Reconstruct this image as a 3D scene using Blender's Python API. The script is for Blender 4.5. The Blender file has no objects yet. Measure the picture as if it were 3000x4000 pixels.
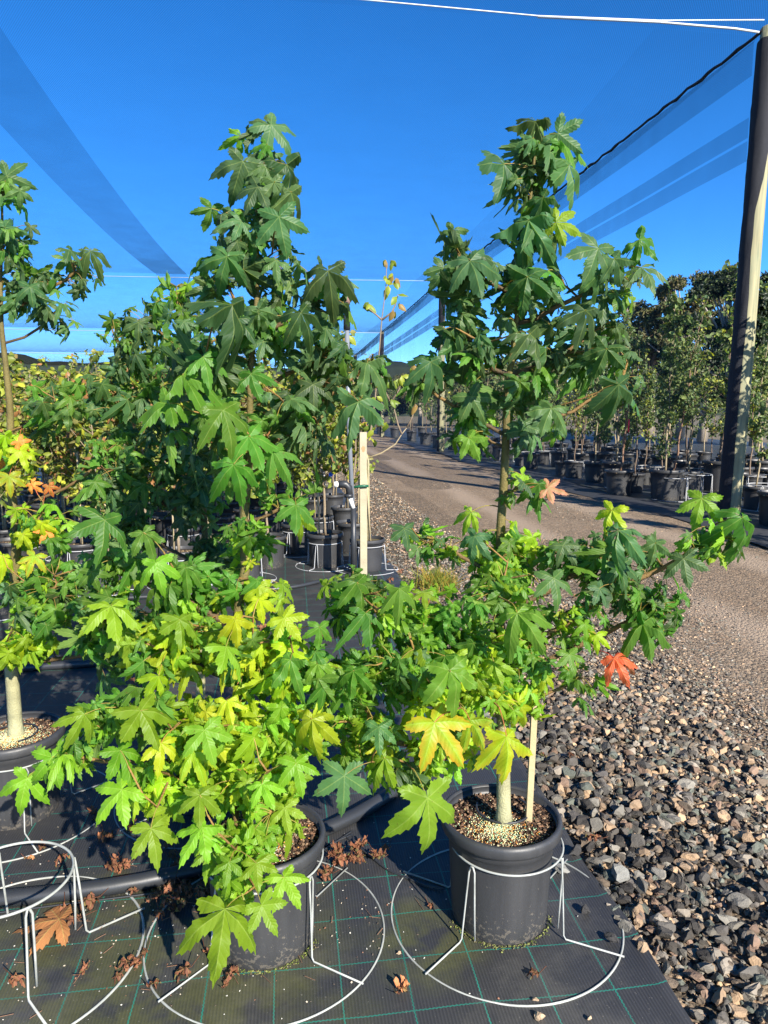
import bpy, math, random
import numpy as np
from mathutils import Vector, noise
R = math.radians
rnd = random.Random(7)
rng = np.random.default_rng(11)
scene = bpy.context.scene
col = scene.collection

# ------------------------------------------------------------------ camera, world, sun, exposure
CH, PITCH, YAW, F = 1.55, R(8.0), R(7.5), 2780.0
cam_d = bpy.data.cameras.new("camera"); cam = bpy.data.objects.new("camera", cam_d); col.objects.link(cam)
cam.location = (0, 0, CH); cam.rotation_euler = (R(90) - PITCH, 0, -YAW)
cam_d.sensor_fit = 'HORIZONTAL'; cam_d.sensor_width = 36; cam_d.lens = F / 3000 * 36
cam_d.clip_start = 0.05; cam_d.clip_end = 3000
scene.camera = cam
SUN_EL = R(30); SX, SY = 0.39, -0.92            # horizontal direction towards the sun
w = bpy.data.worlds.new("World"); scene.world = w; w.use_nodes = True
nt = w.node_tree; nt.nodes.clear()
sky = nt.nodes.new('ShaderNodeTexSky'); sky.sky_type = 'NISHITA'; sky.sun_disc = False
sky.sun_elevation = SUN_EL; sky.sun_rotation = math.atan2(SX, SY); sky.dust_density = 0.0
sky.air_density = 0.65; sky.ozone_density = 5.0; sky.altitude = 1200
hs = nt.nodes.new('ShaderNodeHueSaturation'); hs.inputs['Saturation'].default_value = 1.22; hs.inputs['Hue'].default_value = 0.502
bg = nt.nodes.new('ShaderNodeBackground'); bg.inputs[1].default_value = 0.11
wo = nt.nodes.new('ShaderNodeOutputWorld')
nt.links.new(sky.outputs[0], hs.inputs['Color']); nt.links.new(hs.outputs[0], bg.inputs[0]); nt.links.new(bg.outputs[0], wo.inputs[0])
sl = bpy.data.lights.new("sun", 'SUN'); sl.energy = 5.0; sl.angle = R(0.5); sl.color = (1.0, 0.93, 0.82)
sun = bpy.data.objects.new("sun", sl); col.objects.link(sun)
to_sun = Vector((SX * math.cos(SUN_EL), SY * math.cos(SUN_EL), math.sin(SUN_EL))).normalized()
sun.rotation_euler = to_sun.to_track_quat('Z', 'Y').to_euler(); sun.location = (10, -20, 20)
scene.view_settings.view_transform = 'Standard'; scene.view_settings.look = 'None'
scene.view_settings.gamma = 1; scene.view_settings.exposure = 1.55
scene.cycles.transparent_max_bounces = 24

# ------------------------------------------------------------------ measuring helpers (camera at 1.55 m, rows run along +Y)
FW = np.array([math.sin(YAW), math.cos(YAW), 0.0]); RT = np.array([math.cos(YAW), -math.sin(YAW), 0.0]); UP = np.array([0, 0, 1.0])
CAM = np.array([0, 0, CH])
def ray(px, py):
    x = (px - 1500) / F; v = (py - 2000) / F
    return RT * x + FW * (math.cos(PITCH) - v * math.sin(PITCH)) + UP * (-math.sin(PITCH) - v * math.cos(PITCH))
def at(px, py, d):
    r = ray(px, py); return CAM + r * (d / float(r @ FW))
def gr(px, py, z=0.0):
    r = ray(px, py); return CAM + r * ((z - CH) / r[2])
def nrm(v):
    v = np.asarray(v, float); return v / (np.linalg.norm(v) + 1e-9)

# ------------------------------------------------------------------ mesh builder
class MB:
    def __init__(s): s.v = []; s.f = []; s.c = []; s.u = []; s.n = 0; s.mi = []
    def add(s, v, faces, c=(1, 1, 1), uv=None, mi=0):
        v = np.asarray(v, float).reshape(-1, 3); k = len(v)
        c = np.asarray(c, float)
        if c.ndim == 1: c = np.tile(c, (k, 1))
        s.v.append(v); s.c.append(c); s.u.append(np.zeros((k, 2)) if uv is None else np.asarray(uv, float))
        for f in faces:
            f = np.asarray(f, int)
            if f.ndim == 1: f = f[None]
            if len(f): s.f.append(f + s.n); s.mi.append(np.full(len(f), mi))
        s.n += k
    def tube(s, pts, rad, sides=6, c=(1, 1, 1), closed=False, cap=True, mi=0):
        pts = np.asarray(pts, float); n = len(pts)
        rad = np.full(n, rad, float) if np.isscalar(rad) else np.asarray(rad, float)
        if closed: tan = np.roll(pts, -1, 0) - np.roll(pts, 1, 0)
        else: tan = np.gradient(pts, axis=0)
        tan /= np.linalg.norm(tan, axis=1)[:, None] + 1e-9
        ref = np.array([0, 0, 1.0]) if abs(tan[:, 2]).max() < 0.9 else (np.array([0.9, 0.1, 0.3]) if abs(tan[:, 2]).min() > .5 or abs(tan[:,0]).max()<.8 else np.array([.3, .9, .31]))
        a = np.cross(tan, ref); a /= np.linalg.norm(a, axis=1)[:, None] + 1e-9
        b = np.cross(tan, a)
        th = np.arange(sides) * 2 * math.pi / sides
        ring = pts[:, None] + rad[:, None, None] * (a[:, None] * np.cos(th)[None, :, None] + b[:, None] * np.sin(th)[None, :, None])
        i = np.arange(n if closed else n - 1)[:, None]; j = np.arange(sides)[None]
        i2 = (i + 1) % n; j2 = (j + 1) % sides
        q = np.stack([i * sides + j, i * sides + j2, i2 * sides + j2, i2 * sides + j], -1).reshape(-1, 4)
        fs = [q]
        if cap and not closed:
            fs.append(np.arange(sides)[None, ::-1]); fs.append((np.arange(sides) + (n - 1) * sides)[None])
        L = np.concatenate([[0], np.cumsum(np.linalg.norm(np.diff(pts, axis=0), axis=1))])
        uv = np.stack([np.tile(th / 6.2832, n), np.repeat(L, sides)], -1)
        if np.ndim(c) == 2: c = np.repeat(np.asarray(c), sides, 0)
        s.add(ring.reshape(-1, 3), fs, c, uv, mi)
    def lathe(s, prof, cx=0, cy=0, sides=40, c=(1, 1, 1), mi=0):
        prof = np.asarray(prof, float); n = len(prof); th = np.arange(sides) * 2 * math.pi / sides
        v = np.stack([cx + prof[:, 0:1] * np.cos(th), cy + prof[:, 0:1] * np.sin(th), np.tile(prof[:, 1:2], sides)], -1).reshape(-1, 3)
        i = np.arange(n - 1)[:, None]; j = np.arange(sides)[None]; j2 = (j + 1) % sides
        s.add(v, [np.stack([i * sides + j, i * sides + j2, (i + 1) * sides + j2, (i + 1) * sides + j], -1).reshape(-1, 4)], c, mi=mi)
    def box(s, a, b, c=(1, 1, 1), mi=0):
        x0, y0, z0 = a; x1, y1, z1 = b
        v = [(x0, y0, z0), (x1, y0, z0), (x1, y1, z0), (x0, y1, z0), (x0, y0, z1), (x1, y0, z1), (x1, y1, z1), (x0, y1, z1)]
        s.add(v, [np.array([(0, 3, 2, 1), (4, 5, 6, 7), (0, 1, 5, 4), (1, 2, 6, 5), (2, 3, 7, 6), (3, 0, 4, 7)])], c, mi=mi)
    def build(s, name, mats, parent=None, smooth=True, loc=None):
        if not isinstance(mats, (list, tuple)): mats = [mats]
        V = np.concatenate(s.v); C = np.concatenate(s.c); U = np.concatenate(s.u)
        if loc is not None: V = V - np.asarray(loc)
        me = bpy.data.meshes.new(name)
        nl = sum(f.size for f in s.f); npoly = sum(len(f) for f in s.f)
        me.vertices.add(len(V)); me.vertices.foreach_set('co', V.astype(np.float32).ravel())
        me.loops.add(nl); me.polygons.add(npoly)
        li = np.concatenate([f.ravel() for f in s.f]).astype(np.int32)
        tot = np.concatenate([np.full(len(f), f.shape[1]) for f in s.f]).astype(np.int32)
        st = np.concatenate([[0], np.cumsum(tot)[:-1]]).astype(np.int32)
        me.loops.foreach_set('vertex_index', li); me.polygons.foreach_set('loop_start', st)
        try: me.polygons.foreach_set('loop_total', tot)
        except Exception: pass
        for m in mats: me.materials.append(m)
        if len(mats) > 1: me.polygons.foreach_set('material_index', np.concatenate(s.mi).astype(np.int32))
        me.polygons.foreach_set('use_smooth', np.full(npoly, bool(smooth)))
        ca = me.color_attributes.new('Col', 'FLOAT_COLOR', 'POINT')
        ca.data.foreach_set('color', np.concatenate([C, np.ones((len(C), 1))], 1).astype(np.float32).ravel())
        uvl = me.uv_layers.new(name='UV'); uvl.data.foreach_set('uv', U[li].astype(np.float32).ravel())
        me.update(calc_edges=True); me.validate()
        o = bpy.data.objects.new(name, me); col.objects.link(o)
        if loc is not None: o.location = tuple(loc)
        if parent is not None: o.parent = parent; 
        return o
def empty(name, loc=(0, 0, 0), rz=0):
    o = bpy.data.objects.new(name, None); col.objects.link(o); o.location = tuple(float(q) for q in loc); o.rotation_euler = (0, 0, rz)
    o.empty_display_size = 0.1; return o
def tag(o, label=None, cat=None, group=None, kind=None):
    if label: o['label'] = label
    if cat: o['category'] = cat
    if group: o['group'] = group
    if kind: o['kind'] = kind
    return o
def copy_tree(o, parent=None):
    c = o.copy(); col.objects.link(c); c.parent = parent
    for ch in list(o.children): copy_tree(ch, c)
    return c
def wbuild(mb, name, mats, root, smooth=True):
    """mesh given in world coordinates, parented to an un-rotated root"""
    V = np.array(root.location)
    for a in mb.v: a -= V
    o = mb.build(name, mats, root, smooth); return o

# ------------------------------------------------------------------ materials
def mat(name):
    m = bpy.data.materials.new(name); m.use_nodes = True; t = m.node_tree
    return m, t, t.nodes['Principled BSDF'], t.nodes['Material Output']
def N(t, kind, **kw):
    n = t.nodes.new(kind)
    for k, v in kw.items():
        if k[0] == '_': n.inputs[k[1:]].default_value = v
        else: setattr(n, k, v)
    return n
def math_(t, op, a, b=None, c=None):
    n = t.nodes.new('ShaderNodeMath'); n.operation = op
    for i, x in enumerate((a, b, c)):
        if x is None: continue
        if isinstance(x, (int, float)): n.inputs[i].default_value = x
        else: t.links.new(x, n.inputs[i])
    return n.outputs[0]
def mix(t, fac, a, b, mode='MIX'):
    n = t.nodes.new('ShaderNodeMix'); n.data_type = 'RGBA'; n.blend_type = mode
    for i, x in ((0, fac), (6, a), (7, b)):
        if isinstance(x, (int, float)): n.inputs[i].default_value = x
        elif isinstance(x, tuple): n.inputs[i].default_value = (*x[:3], 1)
        else: t.links.new(x, n.inputs[i])
    return n.outputs[2]
def sep(t, v):
    n = t.nodes.new('ShaderNodeSeparateXYZ'); t.links.new(v, n.inputs[0]); return n.outputs
def noise_(t, vec, scale, detail=4, rough=0.55):
    n = N(t, 'ShaderNodeTexNoise', _Scale=scale, _Detail=detail, _Roughness=rough)
    if vec is not None: t.links.new(vec, n.inputs['Vector'])
    return n.outputs['Fac']
def bump(t, p, h, strength, dist):
    b = N(t, 'ShaderNodeBump', _Strength=strength, _Distance=dist); t.links.new(h, b.inputs['Height']); t.links.new(b.outputs[0], p.inputs['Normal']); return b
def simple(name, c, rough=0.6, var=0.25, scale=8, spec=0.5, bs=0.0, attr=False, metal=0):
    m, t, p, o = mat(name)
    g = t.nodes.new('ShaderNodeNewGeometry'); oc = N(t, 'ShaderNodeTexCoord').outputs['Object']
    n = noise_(t, oc, scale)
    base = tuple(c)
    if attr:
        base = N(t, 'ShaderNodeAttribute', attribute_name='Col').outputs['Color']
    k = math_(t, 'MULTIPLY_ADD', n, 2 * var, 1 - var)
    cc = N(t, 'ShaderNodeCombineColor'); [t.links.new(k, cc.inputs[i]) for i in range(3)]
    t.links.new(mix(t, 1.0, base, cc.outputs[0], 'MULTIPLY'), p.inputs['Base Color'])
    p.inputs['Roughness'].default_value = rough; p.inputs['Specular IOR Level'].default_value = spec; p.inputs['Metallic'].default_value = metal
    if bs: bump(t, p, noise_(t, oc, scale * 4, 6), bs, 0.01)
    return m

def leaf_material(name, veins=True, trans=0.40, rough=0.47):
    m, t, p, o = mat(name)
    a = N(t, 'ShaderNodeAttribute', attribute_name='Col').outputs['Color']
    base = a
    if veins:
        u = sep(t, N(t, 'ShaderNodeUVMap', uv_map='UV').outputs[0])
        mid = math_(t, 'LESS_THAN', u[0], 0.075)
        sv = math_(t, 'FRACT', math_(t, 'MULTIPLY', math_(t, 'SUBTRACT', u[1], math_(t, 'MULTIPLY', u[0], 0.14)), 9.0))
        side = math_(t, 'LESS_THAN', sv, 0.09)
        vv = math_(t, 'MAXIMUM', math_(t, 'MULTIPLY', mid, 0.36), math_(t, 'MULTIPLY', side, 0.10))
        base = mix(t, vv, a, mix(t, 0.55, a, (0.42, 0.5, 0.16)))
        # quilting between side veins
        q = math_(t, 'SINE', math_(t, 'MULTIPLY', sv, math.pi))
        bump(t, p, q, 0.22, 0.003)
    oc = N(t, 'ShaderNodeTexCoord').outputs['Object']
    n = noise_(t, oc, 28, 3)
    base = mix(t, math_(t, 'MULTIPLY', n, 0.6), base, mix(t, 1.0, base, (1.22, 1.1, 0.75), 'MULTIPLY'))
    sp = math_(t, 'GREATER_THAN', noise_(t, oc, 95, 3), 0.70)
    base = mix(t, math_(t, 'MULTIPLY', sp, 0.55), base, (0.11, 0.06, 0.02))
    geo = N(t, 'ShaderNodeNewGeometry')
    under = mix(t, 0.42, base, (0.17, 0.24, 0.075))
    fin = mix(t, geo.outputs['Backfacing'], base, under)
    t.links.new(fin, p.inputs['Base Color']); p.inputs['Specular IOR Level'].default_value = 0.30
    t.links.new(math_(t, 'MULTIPLY_ADD', geo.outputs['Backfacing'], 0.25, rough), p.inputs['Roughness'])
    tr = N(t, 'ShaderNodeBsdfTranslucent'); t.links.new(mix(t, 1.0, base, (2.2, 2.3, 0.9), 'MULTIPLY'), tr.inputs[0])
    ms = N(t, 'ShaderNodeMixShader', _Fac=trans); t.links.new(p.outputs[0], ms.inputs[1]); t.links.new(tr.outputs[0], ms.inputs[2])
    t.links.new(ms.outputs[0], o.inputs['Surface']); return m

def net_material(name, a0, tint=(0.012, 0.02, 0.035), grain=True):
    """knitted shade cloth: threads with holes; a slanting line of sight meets more threads"""
    m, t, p, o = mat(name)
    geo = N(t, 'ShaderNodeNewGeometry')
    d = N(t, 'ShaderNodeVectorMath', operation='DOT_PRODUCT'); t.links.new(geo.outputs['Normal'], d.inputs[0]); t.links.new(geo.outputs['Incoming'], d.inputs[1])
    c = math_(t, 'MAXIMUM', math_(t, 'ABSOLUTE', d.outputs['Value']), 0.03)
    al = math_(t, 'SUBTRACT', 1.0, math_(t, 'POWER', 1 - a0, math_(t, 'DIVIDE', 0.55, math_(t, 'POWER', c, 0.8))))
    if grain:
        x = sep(t, geo.outputs['Position'])
        wv = math_(t, 'MULTIPLY', math_(t, 'SINE', math_(t, 'MULTIPLY', x[0], 210)), math_(t, 'SINE', math_(t, 'MULTIPLY', math_(t, 'ADD', x[1], x[2]), 150)))
        n = noise_(t, geo.outputs['Position'], 1.3, 3)
        al = math_(t, 'MULTIPLY', al, math_(t, 'MULTIPLY_ADD', wv, 0.85, math_(t, 'MULTIPLY_ADD', n, 0.35, 0.83)))
    tr = N(t, 'ShaderNodeBsdfTransparent'); p.inputs['Base Color'].default_value = (*tint, 1); p.inputs['Roughness'].default_value = 0.7
    p.inputs['Specular IOR Level'].default_value = 0.25
    ms = N(t, 'ShaderNodeMixShader'); t.links.new(al, ms.inputs[0]); t.links.new(tr.outputs[0], ms.inputs[1]); t.links.new(p.outputs[0], ms.inputs[2])
    t.links.new(ms.outputs[0], o.inputs['Surface']); return m

M = {}
M['leaf'] = leaf_material('sweetgum_leaf')
M['smallleaf'] = leaf_material('sapling_leaf', veins=False, trans=0.3, rough=0.45)
M['dryleaf'] = leaf_material('dry_leaf', veins=True, trans=0.12, rough=0.75)
M['bark'] = simple('bark', (1, 1, 1), 0.7, 0.35, 45, 0.3, 0.5, attr=True)
M['black_plastic'] = simple('black_plastic', (0.024, 0.026, 0.029), 0.42, 0.25, 5, 0.5, 0.06)
def pot_mat():
    m, t, p, o = mat('scuffed_pot_plastic'); oc = N(t, 'ShaderNodeTexCoord').outputs['Object']; x = sep(t, oc)
    mp = N(t, 'ShaderNodeMapping'); mp.inputs['Scale'].default_value = (22, 22, 2.2); t.links.new(oc, mp.inputs[0])
    st = noise_(t, mp.outputs[0], 1.0, 5, .65); n = noise_(t, oc, 70, 4, .7)
    c = mix(t, st, (.020, .021, .023), (.048, .048, .049))
    low = N(t, 'ShaderNodeMapRange'); t.links.new(x[2], low.inputs[0]); low.inputs[1].default_value = .13; low.inputs[2].default_value = 0.0
    sp = math_(t, 'GREATER_THAN', math_(t, 'ADD', n, math_(t, 'MULTIPLY', low.outputs[0], .17)), .68)
    c = mix(t, math_(t, 'MULTIPLY', sp, .5), c, (.15, .13, .10))
    t.links.new(c, p.inputs['Base Color']); t.links.new(math_(t, 'MULTIPLY_ADD', st, .35, .30), p.inputs['Roughness'])
    bump(t, p, math_(t, 'ADD', st, n), .10, .004); return m
M['potplastic'] = pot_mat()
M['dark_plastic'] = simple('dusty_black_plastic', (0.032, 0.033, 0.036), 0.6, 0.35, 9, 0.4, 0.1)
M['wire'] = simple('white_coated_wire', (0.30, 0.31, 0.285), 0.5, 0.5, 22, 0.5, 0.0)
M['bgwire'] = simple('grey_wire', (0.38, 0.39, 0.4), 0.5, 0.2, 14)
M['oldwire'] = simple('weathered_wire', (0.40, 0.43, 0.30), 0.5, 0.3, 14)
M['soil'] = simple('potting_mix', (1, 1, 1), 0.85, 0.3, 60, 0.2, 0.0, attr=True)
M['wood'] = simple('pale_timber', (0.36, 0.29, 0.16), 0.7, 0.22, 12, 0.3, 0.3)
M['stake'] = simple('bamboo_stake', (0.42, 0.34, 0.20), 0.65, 0.25, 12, 0.3, 0.2)
M['redstake'] = simple('hardwood_stake', (0.20, 0.10, 0.06), 0.7, 0.25, 12, 0.3)
M['pvc'] = simple('grey_pvc', (0.15, 0.165, 0.185), 0.45, 0.15, 6)
M['whiteplastic'] = simple('white_plastic', (0.7, 0.68, 0.62), 0.5, 0.15, 6)
M['rust'] = simple('rusty_fitting', (0.17, 0.10, 0.075), 0.8, 0.3, 30)
M['greentie'] = simple('green_tie', (0.012, 0.09, 0.045), 0.45, 0.15, 20)
M['blue'] = simple('blue_tag', (0.02, 0.12, 0.65), 0.5, 0.1, 20)
M['red'] = simple('red_tag', (0.75, 0.02, 0.06), 0.5, 0.1, 20)
M['cable'] = simple('white_cable', (0.5, 0.53, 0.56), 0.4, 0.15, 9)
M['rope'] = simple('black_rope', (0.012, 0.012, 0.016), 0.8, 0.3, 9)
M['stone'] = simple('crushed_stone', (1, 1, 1), 0.8, 0.3, 55, 0.3, 0.35, attr=True)
M['net'] = net_material('shade_net', 0.19)
M['net_band'] = net_material('shade_net_overlap', 0.19)
M['net_thin'] = net_material('shade_net_thin', 0.05)
M['net_band2'] = net_material('shade_net_double', 0.32)
M['net_side'] = net_material('shade_net_side', 0.17)

def post_mat():
    m, t, p, o = mat('treated_pine')
    x = N(t, 'ShaderNodeTexCoord').outputs['Object']
    mp = N(t, 'ShaderNodeMapping'); mp.inputs['Scale'].default_value = (14, 14, 0.9); t.links.new(x, mp.inputs[0])
    n = noise_(t, mp.outputs[0], 1.6, 6)
    n2 = noise_(t, x, 1.7, 3)
    r = N(t, 'ShaderNodeValToRGB'); r.color_ramp.elements[0].position = .3; r.color_ramp.elements[0].color = (.10, .085, .045, 1)
    r.color_ramp.elements[1].position = .68; r.color_ramp.elements[1].color = (.30, .235, .12, 1); t.links.new(n, r.inputs[0])
    t.links.new(mix(t, math_(t, 'MULTIPLY', n2, .5), r.outputs[0], (.22, .30, .20)), p.inputs['Base Color']); p.inputs['Roughness'].default_value = .8
    bump(t, p, n, .4, .01); return m
M['post'] = post_mat()
M['wrap'] = simple('wrapped_black_net', (0.016, 0.017, 0.022), 0.75, 0.4, 40, 0.25, 0.8)

def mat_mat():
    m, t, p, o = mat('weed_mat_cloth')
    pos = N(t, 'ShaderNodeNewGeometry').outputs['Position']; x = sep(t, pos)
    def line(a, off, per, b):
        zz = math_(t, 'MULTIPLY', math_(t, 'SINE', math_(t, 'MULTIPLY', b, 520)), 0.0009)
        wob = math_(t, 'MULTIPLY', math_(t, 'SUBTRACT', noise_(t, pos, 1.7, 2), .5), 0.02)
        q = math_(t, 'ADD', math_(t, 'ADD', a, zz), wob)
        f = math_(t, 'SUBTRACT', math_(t, 'FRACT', math_(t, 'ADD', math_(t, 'DIVIDE', math_(t, 'SUBTRACT', q, off), per), .5)), .5)
        return math_(t, 'LESS_THAN', math_(t, 'MULTIPLY', math_(t, 'ABSOLUTE', f), per), 0.0019)
    ln = math_(t, 'MAXIMUM', line(x[0], .479, .183, x[1]), line(x[1], 1.63, .181, x[0]))
    fade = math_(t, 'MULTIPLY_ADD', noise_(t, pos, 6, 3), 1.2, .1)
    n1 = noise_(t, pos, 3.2, 5); n2 = noise_(t, pos, 60, 3)
    base = mix(t, n1, (0.012, 0.013, 0.015), (0.038, 0.038, 0.039))
    st = math_(t, 'GREATER_THAN', math_(t, 'SINE', math_(t, 'MULTIPLY', x[0], 700)), .2)
    base = mix(t, math_(t, 'MULTIPLY', st, .35), base, (0.05, 0.05, 0.053))
    # algae patches near the pots at the lower left
    r = N(t, 'ShaderNodeVectorMath', operation='DISTANCE'); t.links.new(pos, r.inputs[0]); r.inputs[1].default_value = (-0.45, 1.78, 0)
    near = N(t, 'ShaderNodeMapRange'); t.links.new(r.outputs['Value'], near.inputs[0]); near.inputs[1].default_value = .75; near.inputs[2].default_value = .1
    r2 = N(t, 'ShaderNodeVectorMath', operation='DISTANCE'); t.links.new(pos, r2.inputs[0]); r2.inputs[1].default_value = (0.36, 1.87, 0)
    near2 = N(t, 'ShaderNodeMapRange'); t.links.new(r2.outputs['Value'], near2.inputs[0]); near2.inputs[1].default_value = .22; near2.inputs[2].default_value = .02
    al = math_(t, 'MULTIPLY', math_(t, 'MAXIMUM', near.outputs[0], near2.outputs[0]), math_(t, 'MULTIPLY', math_(t, 'SUBTRACT', noise_(t, pos, 7, 5), .38), 4.5))
    al = math_(t, 'MINIMUM', math_(t, 'MAXIMUM', al, 0.0), 0.5)
    base = mix(t, al, base, mix(t, n2, (0.05, 0.055, 0.014), (0.115, 0.115, 0.035)))
    base = mix(t, math_(t, 'MULTIPLY', ln, math_(t, 'MINIMUM', fade, .95)), base, (0.012, 0.17, 0.125))
    silt = math_(t, 'MULTIPLY', math_(t, 'MAXIMUM', math_(t, 'SUBTRACT', noise_(t, pos, 2.1, 7, .7), .50), 0.0), 2.2)
    base = mix(t, math_(t, 'MINIMUM', silt, .4), base, (0.11, 0.105, 0.09))
    dust = math_(t, 'MULTIPLY', math_(t, 'GREATER_THAN', noise_(t, pos, 130, 2), .71), .5)
    base = mix(t, dust, base, (0.15, 0.14, 0.12))
    t.links.new(base, p.inputs['Base Color']); p.inputs['Roughness'].default_value = .55; p.inputs['Specular IOR Level'].default_value = .45
    h = math_(t, 'ADD', math_(t, 'MULTIPLY', math_(t, 'SINE', math_(t, 'MULTIPLY', x[0], 700)), .12), math_(t, 'MULTIPLY', n1, 3.0))
    bump(t, p, h, .35, .006); return m
M['mat'] = mat_mat()

def gravel_mat(name, scale, cols, b=0.6, road=False):
    m, t, p, o = mat(name)
    pos = N(t, 'ShaderNodeNewGeometry').outputs['Position']
    v = N(t, 'ShaderNodeTexVoronoi', _Scale=scale); t.links.new(pos, v.inputs['Vector'])
    v2 = N(t, 'ShaderNodeTexVoronoi', _Scale=scale * 2.7); t.links.new(pos, v2.inputs['Vector'])
    def ramp(src):
        r = N(t, 'ShaderNodeValToRGB'); r.color_ramp.interpolation = 'CONSTANT'
        e = r.color_ramp.elements
        while len(e) < len(cols): e.new(0.5)
        for i, c in enumerate(cols): e[i].position = i / len(cols); e[i].color = (*c, 1)
        t.links.new(sep(t, src)[0], r.inputs[0]); return r.outputs[0]
    c = mix(t, .5, ramp(v.outputs['Color']), ramp(v2.outputs['Color']))
    n = noise_(t, pos, .9, 4)
    c = mix(t, math_(t, 'MULTIPLY', n, .9), c, mix(t, 1.0, c, (.68, .62, .56), 'MULTIPLY'))
    if road:
        x = sep(t, pos)
        # worn wheel tracks run along the road
        tr = math_(t, 'ABSOLUTE', math_(t, 'SUBTRACT', math_(t, 'ABSOLUTE', math_(t, 'SUBTRACT', math_(t, 'ADD', x[0], math_(t, 'MULTIPLY', noise_(t, pos, .35, 2), .6)), 4.3)), .8))
        k = N(t, 'ShaderNodeMapRange'); t.links.new(tr, k.inputs[0]); k.inputs[1].default_value = .35; k.inputs[2].default_value = .1; k.inputs[4].default_value = .65
        c = mix(t, k.outputs[0], c, (.29, .225, .165))
    t.links.new(c, p.inputs['Base Color']); p.inputs['Roughness'].default_value = .9; p.inputs['Specular IOR Level'].default_value = .2
    h = math_(t, 'ADD', math_(t, 'SUBTRACT', 1.0, v.outputs['Distance']), math_(t, 'MULTIPLY', v2.outputs['Distance'], -.5))
    bump(t, p, h, b, .6 / scale); return m
GC = [(.07, .058, .044), (.21, .165, .12), (.29, .20, .13), (.14, .115, .085), (.24, .195, .145), (.11, .085, .06), (.36, .27, .18)]
M['verge'] = gravel_mat('gravel_bed', 30, [tuple(q * .75 for q in c) for c in GC], .9)
M['road'] = gravel_mat('road_gravel', 48, GC, .9, True)
M['ground'] = simple('dry_ground', (.13, .11, .07), .95, .3, .3, .2)
M['field'] = simple('green_field', (.10, .13, .03), .95, .3, .05, .2)
M['hill'] = simple('wooded_hill', (.022, .03, .022), .95, .4, .08, .1)

# ------------------------------------------------------------------ setting
def sheet(name, x0, x1, y0, y1, z, m, nx=2, ny=2, zf=None):
    xs = np.linspace(x0, x1, nx); ys = np.linspace(y0, y1, ny); X, Y = np.meshgrid(xs, ys, indexing='ij')
    Z = np.full(X.shape, z) if zf is None else z + zf(X, Y)
    mb = MB(); i = np.arange(nx - 1)[:, None]; j = np.arange(ny - 1)[None]
    mb.add(np.stack([X, Y, Z], -1).reshape(-1, 3), [np.stack([i * ny + j, (i + 1) * ny + j, (i + 1) * ny + j + 1, i * ny + j + 1], -1).reshape(-1, 4)])
    return mb.build(name, m)
tag(sheet('ground', -400, 400, -30, 900, -0.03, M['ground']), kind='structure')
def gravel_h(X, Y):
    b = np.clip((X - 1.0) / .25, 0, 1) * np.clip((2.5 - X) / .8, 0, 1)
    return b * (0.018 + .02 * np.sin(X * 5 + Y * 1.3) * np.sin(Y * 2.3) + .008 * np.sin(X * 17) * np.sin(Y * 13))
tag(sheet('gravel_verge', 0.75, 3.9, -1, 60, -0.012, M['verge'], 64, 600, gravel_h), kind='structure')
tag(sheet('gravel_road', 1.85, 6.1, -1, 70, -0.006, M['road'], 30, 200, lambda X, Y: .014 * np.sin(X * 2.6) * np.sin(Y * .7) - .004 * (X < 2.7)), kind='structure')
tag(sheet('cross_track', -30, 12, 60, 74, 0.0, M['road']), kind='structure')
# weed mat with a slightly ragged right edge
mb = MB(); ys = np.concatenate([np.arange(-1, 12, .05), np.arange(12, 45, .5)]); edge = 1.0 + np.array([.018 * noise.noise((0, float(y) * 3, 0)) + .025 * noise.noise((5, float(y) * .7, 0)) for y in ys])
xs = np.concatenate([np.linspace(-16, -2, 20), np.linspace(-1.9, 0.9, 58)])
rows = [np.concatenate([xs, [e - .03, e, e + .006]]) for e in edge]
nx = len(rows[0]); V = []
for y, r in zip(ys, rows):
    for k, x in enumerate(r):
        z = .006 + .005 * noise.noise((x * 2.2, y * 2.2, 0)) + .0025 * noise.noise((x * 9, y * 3, 3))
        if k == nx - 2: z += .008
        if k == nx - 1: z = -.01
        V.append((x, y, z))
i = np.arange(len(ys) - 1)[:, None]; j = np.arange(nx - 1)[None]
mb.add(V, [np.stack([i * nx + j, i * nx + j + 1, (i + 1) * nx + j + 1, (i + 1) * nx + j], -1).reshape(-1, 4)])
tag(mb.build('weed_mat', M['mat']), kind='structure')
tag(sheet('far_weed_mat', 6.15, 24, 2, 70, 0.004, M['mat'], 30, 60, lambda X, Y: .012 * np.sin(X * 5) * np.sin(Y * 2.1)), kind='structure')
mb = MB()   # loose strip of cloth along the right road edge
yy = np.arange(6, 40, .25); pv = []
for y in yy:
    c = 5.75 + .12 * math.sin(y * .8); pv += [(c - .3, y, .012), (c - .05, y, .04 + .02 * math.sin(y * 2.3)), (c + .3, y, .03), (c + .45, y, .008)]
i = np.arange(len(yy) - 1)[:, None]; j = np.arange(3)[None]
mb.add(pv, [np.stack([i * 4 + j, i * 4 + j + 1, (i + 1) * 4 + j + 1, (i + 1) * 4 + j], -1).reshape(-1, 4)])
tag(mb.build('road_edge_cloth', M['dark_plastic']), kind='structure')
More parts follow.
